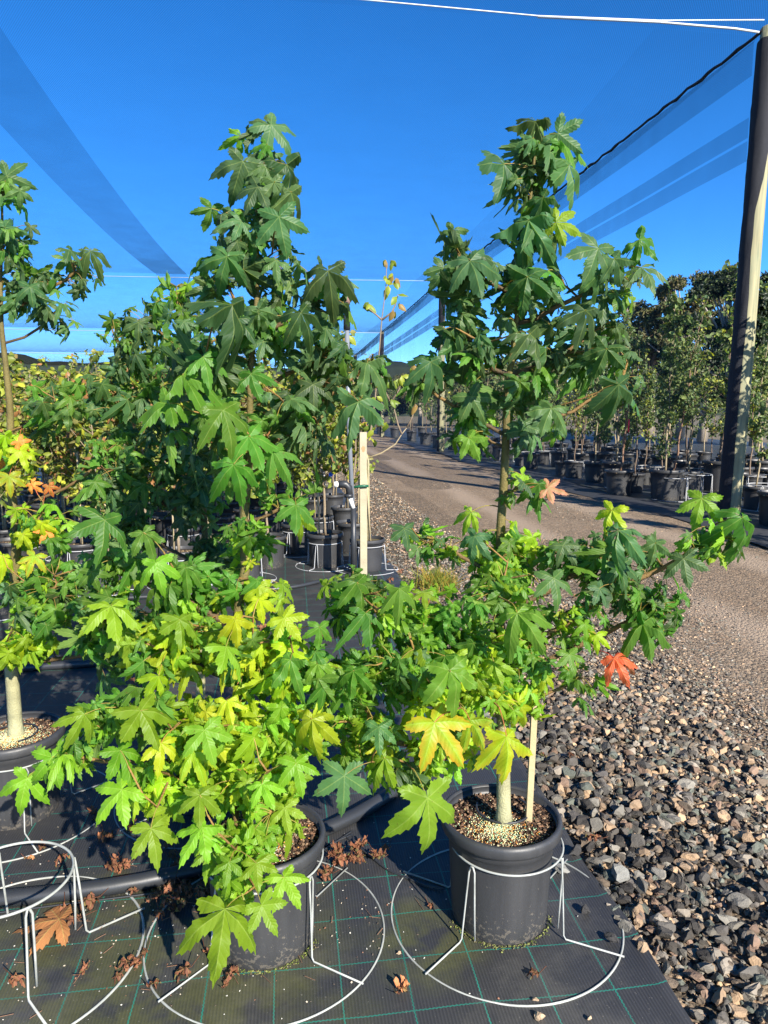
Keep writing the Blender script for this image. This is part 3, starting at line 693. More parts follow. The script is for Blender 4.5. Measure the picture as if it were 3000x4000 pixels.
L_he = [(1058, 489, 130, 40, -.02, 'd'), (1050, 485, 90, 150, -.02, 'd'), (948, 632, 140, 112, -.08, 'd'), (1121, 643, 150, 72, -.04, 'd'), (1073, 710, 105, 70, -.1, 'd'), (1007, 731, 110, 122, -.1, 'd'), (1090, 847, 145, 80, -.12, 'd'),
        (828, 814, 90, 105, 0, 'm'), (942, 531, 75, 95, 0, 'g'), (925, 944, 75, 60, -.1, 'd'), (1140, 750, 130, 72, -.05, 'd'), (886, 1002, 130, 105, -.14, 'd'), (1282, 1057, 155, 80, -.12, 'd'), (909, 1190, 215, 93, -.24, 'd'), (1176, 1221, 130, 62, -.16, 'd'),
        (1434, 1417, 125, 97, -.12, 'd'), (1399, 1566, 170, 97, -.16, 'd'), (713, 1464, 140, 62, -.22, 'm'), (870, 1605, 160, 75, -.24, 'm'), (913, 1813, 140, 80, -.24, 'm'), (972, 1703, 140, 70, -.2, 'm'), (1066, 1762, 120, 55, -.16, 'm'),
        (1156, 1970, 115, 95, -.15, 'm'), (407, 2032, 170, 110, -.2, 'm'), (662, 1574, 140, 125, -.2, 'm'), (1223, 1503, 105, 90, -.08, 'd'), (792, 1394, 120, 80, -.2, 'm'), (980, 1460, 110, 75, -.22, 'm'), (1010, 1210, 120, 60, -.1, 'd'),
        (434, 2364, 155, 92, -.22, 'g'), (490, 2470, 130, 88, -.15, 'g'), (918, 2418, 110, 75, -.26, 'Y'), (882, 2527, 145, 75, -.3, 'g'), (1110, 2415, 120, 55, -.2, 'y'), (1135, 2577, 125, 118, -.28, 'm'), (549, 2776, 170, 75, -.3, 'g'),
        (470, 2932, 150, 80, -.3, 'g'), (629, 2903, 120, 100, -.3, 'Y'), (799, 2852, 145, 75, -.34, 'g'), (886, 2736, 100, 80, -.2, 'Y'), (477, 3084, 165, 120, -.34, 'g'), (589, 3236, 155, 85, -.34, 'g'), (781, 3105, 125, 95, -.36, 'g'),
        (1157, 2982, 130, 85, -.3, 'g'), (1218, 2809, 150, 90, -.28, 'y'), (1023, 3062, 110, 70, -.36, 'g'), (752, 2939, 115, 70, -.3, 'Y'), (791, 3233, 160, 105, -.38, 'g'), (878, 3551, 235, 98, -.42, 'g'), (1022, 3537, 140, 65, -.38, 'g'),
        (1109, 3426, 135, 72, -.32, 'g'), (1003, 3373, 115, 80, -.36, 'g'), (203, 2958, 135, 80, -.12, 'g'), (106, 3040, 140, 105, -.1, 'g'), (897, 3368, 95, 95, -.36, 'g'), (620, 2640, 110, 70, -.2, 'y'), (700, 2420, 120, 100, -.2, 'g'),
        (1250, 2450, 90, 100, -.2, 'm'), (560, 2080, 110, 70, -.15, 'm'), (610, 2200, 120, 80, -.15, 'g'), (330, 2790, 120, 120, -.2, 'g'), (1010, 2340, 90, 80, -.15, 'y'), (990, 2880, 110, 85, -.3, 'y')]
L_tk = [(985, 3200, 0), (950, 2850, 0), (935, 2600, 0), (938, 2350, 0), (962, 2050, 0), (975, 1800, 0), (985, 1500, 0), (1000, 1250, 0), (1003, 1000, 0), (1010, 800, 0), (1025, 600, 0), (1035, 540, 0)]
B_cl = [(50, 740, 80, 70, 0, .08, 9, 'dddm', 50, 90), (50, 920, 100, 110, 0, .1, 12, d, 50, 90), (80, 1110, 150, 110, 0, .14, 26, d, 50, 85), (290, 1060, 110, 90, 0, .1, 13, 'dddmm', 45, 80), (200, 1240, 110, 80, 0, .1, 10, d, 45, 75),
        (220, 1580, 150, 110, -.05, .12, 13, 'dmm', 45, 85), (60, 1780, 80, 110, -.05, .1, 7, 'myyo', 50, 85), (150, 2060, 150, 120, -.08, .14, 14, 'mmggyy', 50, 85), (230, 2330, 230, 130, -.1, .16, 34, m_, 50, 90),
        (90, 2520, 130, 90, -.1, .14, 18, 'gggy', 50, 90), (420, 2540, 110, 110, -.1, .1, 14, 'ddm', 50, 90), (420, 1780, 120, 130, 0, .12, 14, 'dmm', 45, 80), (50, 2250, 90, 90, 0, .1, 8, 'myY', 50, 80)]
B_he = [(27, 687, 100, 20, -.02, 'd'), (18, 886, 100, 55, -.08, 'd'), (271, 976, 80, 30, -.05, 'd'), (118, 1121, 75, 85, -.14, 'd'), (353, 976, 85, 70, -.05, 'd'), (219, 2377, 80, 95, -.2, 'm'), (134, 2171, 80, 110, -.2, 'e'),
        (184, 2069, 58, 120, -.16, 'o'), (35, 1862, 80, 85, -.14, 'e'), (169, 1571, 80, 70, -.14, 'd'), (266, 1597, 90, 85, -.14, 'd'), (371, 1883, 80, 60, -.14, 'm'), (20, 1700, 80, 80, -.1, 'y'), (120, 1890, 48, 50, -.1, 'o'), (10, 2170, 80, 100, -.15, 'Y'),
        (180, 2440, 90, 80, -.2, 'm'), (110, 2030, 75, 80, -.1, 'y'), (330, 2500, 80, 90, -.2, 'm'), (190, 1900, 45, 70, -.1, 'o')]
B_tk = [(60, 2870, 0), (45, 2600, 0), (60, 2300, 0), (65, 2100, 0), (45, 1900, 0), (40, 1600, 0), (15, 1300, 0), (0, 1000, 0), (10, 800, 0), (20, 700, 0)]
C_cl = [(690, 1140, 110, 60, 0, .08, 9, 'dmg', 50, 80), (560, 1250, 150, 80, 0, .12, 18, 'ddm', 50, 85), (760, 1260, 120, 110, 0, .12, 14, 'ddm', 50, 85), (450, 1330, 90, 60, 0, .1, 8, 'dmg', 45, 80), (560, 1430, 170, 110, 0, .14, 26, d, 50, 90), (450, 1560, 170, 130, -.02, .14, 26, 'dddm', 50, 90),
        (650, 1700, 230, 180, 0, .16, 50, d, 50, 95), (430, 1850, 160, 130, 0, .14, 22, d, 50, 90), (700, 1950, 220, 150, 0, .16, 44, d, 50, 95), (500, 2060, 120, 90, 0, .12, 14, 'ddm', 50, 90), (850, 2150, 130, 90, 0, .12, 12, 'ddm', 50, 85), (620, 2420, 170, 110, -.02, .12, 14, 'dm', 50, 85)]
C_he = [(715, 1190, 75, 60, 0, 'd'), (540, 1260, 75, 90, -.05, 'd'), (610, 1180, 80, 115, -.03, 'm'), (500, 1560, 90, 75, -.14, 'd'), (400, 1500, 75, 60, -.12, 'd')]
C_tk = [(770, 2870, 0), (790, 2500, 0), (800, 2200, 0), (790, 1900, 0), (760, 1600, 0), (720, 1350, 0), (700, 1180, 0), (690, 1120, 0)]

rr_, rtk = sweetgum('potted_sweetgum', .62, 1.965, D_R, R_tk, R_cl, R_he, 'slender sweetgum with one red leaf, in the right pot with a wooden stake by gravel', 'sweetgum trees in black pots', seed=5, rad0=.0195)
ll_, ltk = sweetgum('potted_sweetgum', -.10, 1.965, D_L, L_tk, L_cl, L_he, 'tallest bushy sweetgum with bright yellow-green lower leaves hanging over its pot', 'sweetgum trees in black pots', seed=9, rad0=.018)
bb_, btk = sweetgum('potted_sweetgum', -1.08, 2.77, D_B, B_tk, B_cl, B_he, 'sweetgum at the left edge with thick pale trunk and some orange leaves', 'sweetgum trees in black pots', seed=13, rad0=.024)
cc_, ctk = sweetgum('potted_sweetgum', -.36, 2.77, D_C, C_tk, C_cl, C_he, 'dark shaded sweetgum standing close behind the tallest one', 'sweetgum trees in black pots', seed=17, rad0=.018)
for k, (rt, tk, pile) in enumerate(((rr_, rtk, (-.02, -.05)), (ll_, ltk, (-.02, -.04)), (bb_, btk, (0, -.02)), (cc_, ctk, (0, 0)))):
    pot(rt, M['potplastic']); mixture(rt, 1.0, 2400, (1500, 1200, 3000, 0)[k], pile, seed=k + 3)
# dripper ring and stake of the right pot
b = MB(); b.tube(np.concatenate([arc(.02, .045, .322, .082, 40, R(150), R(395), False)]), .0035, 7)
wb = b.build('drip_ring', M['black_plastic'], rr_)
b = MB(); p0 = at(2065, 3190, 2.03); p0[2] = .30; p1 = at(2105, 2420, 2.10)
ax = nrm(p1 - p0); sx = RT * .009; sy = FW * .009
V = [p0 - sx - sy, p0 + sx - sy, p0 + sx + sy, p0 - sx + sy, p1 - sx - sy, p1 + sx - sy, p1 + sx + sy, p1 - sx + sy]
b.add(V, [np.array([(0, 3, 2, 1), (4, 5, 6, 7), (0, 1, 5, 4), (1, 2, 6, 5), (2, 3, 7, 6), (3, 0, 4, 7)])]); wbuild(b, 'stake', M['wood'], rr_, False)
b = MB(); b.tube(arc(-.02, .02, .322, .075, 40, R(-40), R(170), False), .0035, 7); b.build('drip_ring', M['black_plastic'], ll_)
b = MB(); b.tube(arc(.0, .0, .320, .085, 40, R(-60), R(150), False), .0035, 7); b.build('drip_ring', M['black_plastic'], bb_)

stand((.635, 1.955, 0), 'pale wire stand clasping the right pot, large base ring flat on the mat', 'wire pot stands', M['wire'])
stand((-.095, 1.975, 0), 'pale wire stand round the pot of the tallest sweetgum, middle base ring', 'wire pot stands', M['wire'], angs=(222, 318, 130, 45))
stand((-.81, 1.965, 0), 'empty white wire stand without a pot at the lower left', 'wire pot stands', M['wire'], wr=.0034, angs=(305, 215, 25, 120))
stand((-1.08, 2.77, 0), 'wire stand round the pot of the left-edge sweetgum', 'wire pot stands', M['wire'], angs=(300, 210, 30, 120))
stand((-.36, 2.77, 0), 'wire stand under the shaded sweetgum behind the tallest one', 'wire pot stands', M['wire'])

# ------------------------------------------------------------------ irrigation pipes and tubes
def pipe(name, pts, r, m, label, cat, parts=True):
    P = np.array(pts, float); s = np.concatenate([[0], np.cumsum(np.linalg.norm(np.diff(P, axis=0), axis=1))]); q = np.linspace(0, s[-1], 40)
    Q = np.stack([np.interp(q, s, P[:, k]) for k in range(3)], -1)
    for _ in range(3): Q[1:-1] = (Q[:-2] + Q[1:-1] * 2 + Q[2:]) / 4
    b = MB(); b.tube(Q, r, 14); o = b.build(name, m); return tag(o, label, cat)
pipe('irrigation_pipe', [(-3.2, 2.22, .03), (-.94, 2.19, .03), (-.6, 2.20, .03), (-.35, 2.25, .03), (-.1, 2.34, .03), (.12, 2.43, .03), (.40, 2.66, .03), (.5, 2.8, .03)], .026, M['black_plastic'], 'thick black irrigation pipe lying across the mat behind the two front pots', 'irrigation pipe')
pipe('irrigation_pipe', [(-6, 4.3, .03), (-1.73, 4.34, .03), (-1.16, 4.38, .03), (-.2, 4.45, .03)], .024, M['black_plastic'], 'shaded black irrigation pipe on the mat behind the left-edge sweetgum', 'irrigation pipe')
pipe('irrigation_pipe', [(-4, 5.75, .025), (-1, 6.0, .025), (0.0, 6.12, .025), (.32, 6.42, .025), (.6, 6.62, .025)], .018, M['black_plastic'], 'dusty irrigation pipe on the mat running to the foot of the riser', 'irrigation pipe')
for k, (c, lab) in enumerate(((gr(1380, 3120), 'pair of black drip fittings on the pipe between the front pots'),)):
    rt = empty('drip_fitting', (c[0], c[1] + .02, .05)); tag(rt, lab, 'pipe fitting')
    for dx in (-.03, .03):
        b = MB(); b.lathe([(.001, 0), (.012, 0), (.012, .02), (.007, .022), (.006, .05), (.001, .05)], dx, 0, 14); b.build('barb', M['black_plastic'], rt)
tubes = [([(-.95, 2.15), (-.2, 2.2), (0.2, 2.42)], 0), ([(.17, 2.42), (.3, 2.2), (.42, 2.1), (.47, 2.08)], 1), ([(.2, 2.44), (.05, 2.3), (.0, 2.15)], 2), ([(-1.6, 3.2), (-1.2, 3.35), (-1.0, 3.2), (-1.1, 3.0)], 3), ([(-1.0, 3.5), (-.7, 3.6), (-.55, 3.3), (-.8, 3.15), (-.95, 3.3)], 4), ([(.3, 3.1), (.1, 3.3), (-.1, 3.2), (0, 2.9)], 5)]
tl = ['thin drip tube beside the pipe near the empty wire stand', 'thin black drip tube running from the pipe to the right pot', 'thin drip tube curving from the fittings to the tall sweetgum pot', 'thin drip tube looped on the shaded mat at the far left', 'coiled thin drip tube on the mat behind the left trees', 'thin drip tube lying on the mat between the two front trees']
for pts, k in tubes:
    P = np.array([(a, b_, .012) for a, b_ in pts]); 
    pipe('drip_tube', P, .003, M['black_plastic'], tl[k], 'drip tube')

# ------------------------------------------------------------------ dry leaves on the mat
CR = [palmate(500 + k, 2.0) for k in range(6)]
def dry_leaf(p, size, c, label=None, flat=False, name='dry_leaf', rx=None, group='fallen dry leaves on the mat'):
    V, Fq, Ft, U = (LEAVES[3] if flat else CR[rnd.randrange(6)]); b = MB(); V = V.copy()
    if not flat:
        V[:, 2] = np.clip(V[:, 2] * .5, -.35, .35) + .13 * np.sin(V[:, 0] * 9 + p[0] * 30) * np.cos(V[:, 1] * 8 + p[1] * 20); q = np.hypot(V[:, 0], V[:, 1])[:, None]; V[:, :2] *= 1 - .38 * q; V[:, 2] += .09 * np.sin(V[:, 0] * 23 + p[1] * 50) * np.sin(V[:, 1] * 19 + p[0] * 70); V[:, :2] += .05 * np.sin(V[:, 1::-1] * 17 + p[0] * 40); V[:, 1] *= rnd.uniform(.6, .95)
    else: V[:, 2] *= .3; V[:, 1] *= 1.25
    V[:, 2] *= -1 if rnd.random() < .4 else 1
    b.add(V * size, [Fq, Ft], np.array(c) * rnd.uniform(.6, 1.25), U); zmin = float((V * size)[:, 2].min())
    b.tube([(-.02 * size, 0, 0), (-.35 * size, .1 * size, 0), (-.8 * size, .05 * size, .02)], .0013, 3, (.12, .05, .03)); b.u[-1][:] = .5
    o = b.build(name, M['dryleaf']); o.location = (p[0], p[1], .009 - zmin * .8 + (p[2] if len(p) > 2 else 0)); o.rotation_euler = (rnd.uniform(-.25, .25) * (not flat), rnd.uniform(-.25, .25) * (not flat), rnd.uniform(0, 6.28))
    tag(o, label, 'dry leaf', group); return o
BR = (.17, .066, .038)
o = dry_leaf(gr(235, 3640), .13, (.50, .22, .085), 'large flat tan-orange leaf under the empty wire stand', True); o.rotation_euler = (0.05, -.1, R(190))
named = [((360, 3545), .07, 'curled red-brown leaf against the foot of the empty stand'), ((280, 3625), .06, 'red-brown leaf just in front of the black pipe'), ((60, 3855), .05, 'small reddish leaf at the lower left corner'),
         ((500, 3790), .065, 'crumpled brown leaf where the two left base rings meet'), ((600, 3870), .05, 'torn brown leaf on the mat below the overlapping rings'), ((720, 3820), .06, 'curled brown leaf inside the middle ring at left'),
         ((905, 3835), .055, 'dark brown leaf inside the middle ring below the big green leaf'), ((1570, 3885), .055, 'orange-brown curled leaf with long stalk between the rings'), ((1680, 3555), .025, 'small brown leaf scrap inside the right ring'),
         ((2090, 3825), .035, 'shrivelled dark leaf near the front of the right ring'), ((115, 3370), .04, 'flat orange leaf scrap behind the empty stand'), ((400, 3280), .05, 'small orange leaf right of the left pot shadow'),
         ((290, 2780), .05, 'small red leaf on the shaded mat behind'), ((2230, 2990), .05, 'brown leaf standing among stones behind the right pot'), ((2320, 3330), .06, 'curved tan leaf among stones right of the pot'), ((2120, 2990), .05, 'dark brown leaf on the stones by the mat edge'),
         ((2400, 2600), .001, None)]
for (px, py), s, lab in named:
    if lab: 
        on = 'stones' in lab
        dry_leaf(tuple(gr(px, py)[:2]) + ((.03,) if on else (0,)), s, BR if 'orange' not in lab else (.38, .15, .07), lab, group='fallen dry leaves on the mat')
def litter(n, cx, cy, sx, sy, lab, smin=.03, smax=.06, dz=0.0):
    for _ in range(n):
        dry_leaf((rnd.gauss(cx, sx), rnd.gauss(cy, sy), rnd.uniform(0, dz)), rnd.uniform(smin, smax), BR, lab)
litter(34, -.30, 2.14, .13, .035, 'crinkled brown leaf in the drift along the front of the black pipe', dz=.02)
litter(16, -.42, 2.36, .13, .05, 'crinkled brown leaf in the drift behind the black pipe', dz=.015)
litter(24, .17, 2.27, .06, .05, 'crumpled brown leaf in the heap between the two front pots', dz=.03)
litter(10, -.35, 1.85, .25, .12, 'small crinkled leaf on the mossy mat in front of the pipe', .02, .05)
litter(8, -.65, 2.6, .2, .12, 'dry brown leaf on the shaded mat beside the left pot')
litter(60, -1.2, 5.2, 1.5, .45, 'dry brown leaf on the open mat in front of the sapling block', .05, .10)
litter(14, 1.0, 5.6, .25, .7, 'dry brown leaf on the far gravel edge beside the mat', .05, .09, .03)
litter(10, -1.0, 3.9, .9, .25, 'dry brown leaf near the shaded irrigation pipe', .04, .07)
# small litter: grit and pellets on the mat
mb = MB(); n = 700; x = rng.normal(-.3, .5, n); y = rng.normal(2.1, .25, n); s = rng.uniform(.0015, .004, n)
scatter_stones(mb, SMALL, n, np.stack([x, y, np.full(n, .008)], -1), s, np.array([(.45, .38, .28), (.2, .1, .06), (.5, .48, .42), (.1, .08, .06)])[rng.integers(0, 4, n)])
for k in range(60):
    a = (rng.normal(-.3, .35), rng.normal(2.0, .2)); t = rng.uniform(0, 3.1); L = rng.uniform(.02, .06)
    mb.tube([(a[0], a[1], .010), (a[0] + L * math.cos(t), a[1] + L * math.sin(t), .012)], .001, 3, (.18, .10, .06))
tag(mb.build('litter', M['stone'], smooth=False), 'grit, bark crumbs and stalk bits scattered on the mat', 'litter', kind='stuff')
mb = MB(); n = 260   # moss and weed at pot feet
for cxx, cyy in ((.62, 1.965), (-.10, 1.965)):
    a = rng.uniform(3.3, 6.0, n); rr0 = .150 + np.abs(rng.normal(0, .008, n))
    scatter_stones(mb, SMALL, n, np.stack([cxx + rr0 * np.cos(a), cyy + rr0 * np.sin(a), np.full(n, .008)], -1), rng.uniform(.001, .004, n), np.array([(.10, .13, .02), (.2, .22, .06), (.12, .10, .05)])[rng.integers(0, 3, n)])
tag(mb.build('moss', M['stone'], smooth=False), 'green moss and grit round the feet of the two front pots', 'moss', kind='stuff')

# ------------------------------------------------------------------ small-leaved saplings (background stock)
def small_leaves(mb, P, Nn, T, L, C, wide=.5):
    n = len(P); Nn = Nn / np.linalg.norm(Nn, axis=1)[:, None]; T = T - Nn * (T * Nn).sum(1)[:, None]; T /= np.linalg.norm(T, axis=1)[:, None]; Y = np.cross(Nn, T)
    tpl = [(0, 0, 0), (.35, -1, -.12), (.75, -.75, -.2), (1.08, 0, -.25), (.75, .75, -.2), (.35, 1, -.12), (.5, 0, .06)]
    V = np.stack([P + L[:, None] * (a * T + b * wide * .5 * Y + c * Nn) for a, b, c in tpl], 1)
    F = np.array([(0, 1, 6), (1, 2, 6), (2, 3, 6), (3, 4, 6), (4, 5, 6), (5, 0, 6)])
    FF = (F[None] + (np.arange(n) * 7)[:, None, None]).reshape(-1, 3)
    mb.add(V.reshape(-1, 3), [FF], np.repeat(C, 7, 0), np.full((n * 7, 2), .5))
def sapling(name, label, group, H, spread, nleaf, L, cols, twigs, seed, stakem=None, pots=1.0, clear=.55, lean=0, bark=(.22, .17, .11), simple_pot=True, potm='dark_plastic', wide=.62, sub=0, dens_up=False):
    g = np.random.default_rng(seed)
    root = empty(name); tag(root, label, 'potted sapling', group)
    p = MB(); prof = np.array(POTP) * pots; p.lathe(prof[1:-2], 0, 0, 26); p.build('pot', M['potplastic'], root)
    b = MB(); k = 20; th = np.arange(k) * 2 * math.pi / k
    b.add([(0, 0, .30 * pots)] + [(.162 * pots * math.cos(t), .162 * pots * math.sin(t), .295 * pots) for t in th], [np.array([(0, 1 + i, 1 + (i + 1) % k) for i in range(k)])], (.10, .07, .045))
    scatter_stones(b, SMALL, 120, np.stack([g.normal(0, .08 * pots, 120), g.normal(0, .08 * pots, 120), np.full(120, .30 * pots)], -1), g.uniform(.006, .014, 120) * pots, np.array([(.14, .10, .06), (.26, .2, .11), (.06, .04, .03)])[g.integers(0, 3, 120)])
    b.build('potting_mix', M['soil'], root, smooth=False)
    base = .28 * pots; n = 14
    z = np.linspace(base, H, n); sx = np.cumsum(g.normal(0, .012 * H / 2, n)); sy = np.cumsum(g.normal(0, .012 * H / 2, n)); sx += lean * (z - base)
    tk = np.stack([sx, sy, z], -1); b = MB(); b.tube(tk, np.linspace(.013, .003, n) * (H / 2.0) ** .5 * 1.1, 6, bark); b.build('stem', M['bark'], root)
    tb = MB(); tips = []
    for q in range(twigs):
        f = clear * (H - base) / H + (1 - clear) * g.uniform(0, 1) ** 1.1 if not dens_up else g.uniform(clear, 1)
        zz = base + (H - base) * min(f, .97); P0 = np.array([np.interp(zz, z, sx), np.interp(zz, z, sy), zz])
        a = g.uniform(0, 6.28); Lb = spread * g.uniform(.45, 1.1) * (1 - .45 * f); up = g.uniform(.5, 1.6)
        dr = np.array([math.cos(a), math.sin(a), up]); dr /= np.linalg.norm(dr)
        pts = [P0 + dr * Lb * t + np.array([0, 0, .12 * Lb * t * t]) + g.normal(0, .008, 3) * (t > 0) for t in (0, .33, .66, 1.0)]
        tb.tube(pts, [.005, .004, .0028, .0015], 4, np.array(bark) * g.uniform(.7, 1.3), cap=False); tips.append(np.array(pts))
        if g.uniform() < .6:
            d2 = nrm(dr + g.normal(0, .5, 3)); s0 = pts[2]; p2 = [s0, s0 + d2 * Lb * .25, s0 + d2 * Lb * .5]
            tb.tube(p2, [.003, .002, .0012], 3, np.array(bark) * g.uniform(.7, 1.3), cap=False); tips.append(np.array([p2[0], p2[1], p2[2], p2[2]]))
    tb.build('branches', M['bark'], root)
    T = np.array(tips); idx = g.integers(0, len(T), nleaf); f = g.uniform(.15, 3, nleaf); i0 = np.minimum(f.astype(int), 2); fr = (f - i0)[:, None]
    P = T[idx, i0] * (1 - fr) + T[idx, i0 + 1] * fr + g.normal(0, .022, (nleaf, 3))
    C = np.array(cols)[g.integers(0, len(cols), nleaf)] * g.uniform(.65, 1.35, (nleaf, 1))
    lb = MB(); small_leaves(lb, P, np.array([.2, -.4, .5]) + g.normal(0, .6, (nleaf, 3)), np.array([0, 0, -.5]) + g.normal(0, .7, (nleaf, 3)), g.uniform(.6, 1.3, nleaf) * L, C, wide)
    lb.build('foliage', M['smallleaf'], root)
    if stakem:
        b = MB(); sl_ = [(.05, .02, base), (.05 + sx[n // 2] * .6, .02, min(H * .62, 1.5))]; b.tube(sl_, .009, 5); b.build('stake', M[stakem], root)
    return root
def place(proto, used, x, y, s=1.0, rz=None, label=None, z=0):
    o = proto if not used else copy_tree(proto)
    o.location = (x, y, z); o.rotation_euler = (0, 0, rnd.uniform(0, 6.28) if rz is None else rz); o.scale = (s, s, s)
    if label: o['label'] = label
    return o
AUT = [(.13, .16, .02), (.22, .24, .025), (.30, .32, .04), (.09, .13, .02), (.19, .18, .06), (.16, .20, .03), (.24, .12, .05), (.10, .15, .03)]
gl = 'autumn saplings in black pots beyond the front trees'
prot = [sapling('potted_sapling', 'small-leaved yellow-green sapling in a black pot in the crowded block behind the front trees', gl, 1.90 + .14 * (k % 3), .44, 520 + 40 * k, .066, AUT, 30, 40 + k, 'stake', 1.0, .30, wide=.72) for k in range(5)]
used = [False] * 5; rnd.seed(3)
bgst = stand((0, 0, 0), 'grey wire stand round a pot in the sapling block behind the front trees', 'wire stands in the sapling block', M['bgwire'], wr=.004, base_r=.30, sides=4)
bgu = False; cnt = 0
for j in range(13):
    for i in range(17):
        x = .36 - .60 * i + (.3 if j % 2 else 0) + rnd.uniform(-.05, .05); y = 7.1 + .72 * j + rnd.uniform(-.06, .06)
        if i >= 3 and j == 0: pass
        fx = x * RT[0] + y * RT[1]; fy = x * FW[0] + y * FW[1]
        if abs(fx) > .57 * fy + .3 or x > .8: continue
        if j > 7 and i > 5 and (i + j) % 2: continue
        k = rnd.randrange(5)
        lab = None
        if j == 0: lab = 'small-leaved sapling in the front rank of the block behind the front trees'
        if j == 0 and i == 0: lab = 'front sapling beside the white timber stake, in a dusty black pot'
        o = place(prot[k], used[k], x, y, rnd.uniform(.94, 1.05), None, lab or 'small-leaved yellow-green sapling in a black pot in the crowded block behind the front trees'); used[k] = True; cnt += 1
        if j < 4 and (i + j) % 2 == 0:
            s_ = bgst if not bgu else copy_tree(bgst); bgu = True; s_.location = (x, y, 0); s_.rotation_euler = (0, 0, rnd.uniform(0, 6))
# nearer left pots of the block
for k, (x, y) in enumerate(((-3.6, 5.7), (-2.95, 6.35), (-2.3, 5.75), (-1.65, 6.4), (-1.0, 6.5), (-4.3, 6.35), (-3.6, 6.9), (-.45, 6.6))):
    q = k % 5; place(prot[q], True, x, y, rnd.uniform(.95, 1.03), None, 'small-leaved sapling at the left front corner of the block behind')
    s_ = copy_tree(bgst); s_.location = (x, y, 0); s_['label'] = 'grey wire stand round a pot at the left front corner of the sapling block'

# right block beyond the road
GRN = [(.05, .085, .035), (.075, .12, .04), (.10, .15, .05), (.04, .07, .03), (.15, .18, .06), (.08, .10, .05)]
YEL = GRN + [(.30, .30, .04), (.22, .25, .04)]
gr_ = 'tall saplings in black pots across the road'
pr = []
for k in range(6):
    pr.append(sapling('tall_potted_sapling', 'tall leafy sapling in a black pot across the road', gr_, 2.9 + .3 * (k % 4), .44, (560, 680, 380, 600, 460, 300)[k], .088, GRN if k not in (4, 2) else YEL, 38, 70 + k, None, 1.45, (.12, .28, .3, .2, .35, .4)[k], bark=(.26, .21, .13) if k % 2 else (.14, .10, .07), wide=.6))
used = [False] * 6
gst = stand((0, 0, 0), 'grey wire stand on the ground in the tall sapling block across the road', 'wire stands across the road', M['bgwire'], wr=.006, top_r=.27, base_r=.36, h=.40, sides=4); gsu = False
for i in range(7):
    for j in range(22):
        x = 6.65 + .85 * i + rnd.uniform(-.08, .08); y = 8.0 + 1.0 * j + (.5 if i % 2 else 0) + rnd.uniform(-.1, .1)
        if i > 3 and j > 13 and (i + j) % 2: continue
        fx = x * RT[0] + y * RT[1]; fy = x * FW[0] + y * FW[1]
        if fx > .60 * fy + .6: continue
        if rnd.random() < .20: continue
        k = rnd.randrange(6)
        lab = 'tall leafy sapling in a black pot in the ' + ('front rank' if i == 0 else 'crowded ranks') + ' across the road'
        place(pr[k], used[k], x, y, rnd.uniform(.70, 1.26), None, lab); used[k] = True
        if i < 3 and j % 2 == 0:
            s_ = gst if not gsu else copy_tree(gst); gsu = True; s_.location = (x + .1, y - .1, 0); s_.rotation_euler = (0, 0, rnd.uniform(0, 6))
for k, (x, y) in enumerate(((6.4, 30.5), (7.1, 32), (6.5, 34), (7.2, 36), (6.5, 38), (7.0, 41), (6.5, 44), (7.0, 48), (6.6, 52), (7.2, 56), (6.6, 60), (8.2, 33), (8.6, 38), (8.4, 45), (9, 52))):
    place(pr[k % 6], True, x, y, rnd.uniform(1.0, 1.25), None, 'far sapling in the rank running to the end of the road')
for k, (x, y) in enumerate(((7.3, 3.2), (7.0, 4.6), (7.6, 5.6), (7.1, 6.6), (8.2, 4.2), (8.4, 6.0))):
    place(pr[k % 4], True, x, y, 1.1, None, 'tall sapling beside the near post, its leaves shading the post and road')
# two leaning front saplings
for (px, py, kk, ln, lab, tagc) in ((2400, 1935, 0, .07, 'leaning brown-stemmed sapling with a red tag, front pot across the road', True), (2620, 1945, 1, .12, 'sapling with twin leaning stems in the front pot left of the big post', False)):
    q = gr(px, py); o = sapling('tall_potted_sapling', lab, gr_, 3.1, .5, 700, .062, GRN, 26, 90 + kk, 'redstake', 1.45, .45, lean=ln, bark=(.20, .12, .075)); o.location = (max(q[0], 6.1), q[1], 0)
    if tagc:
        b = MB(); b.box((.12, -.012, 1.18), (.15, -.004, 1.42)); b.build('tag', M['red'], o)

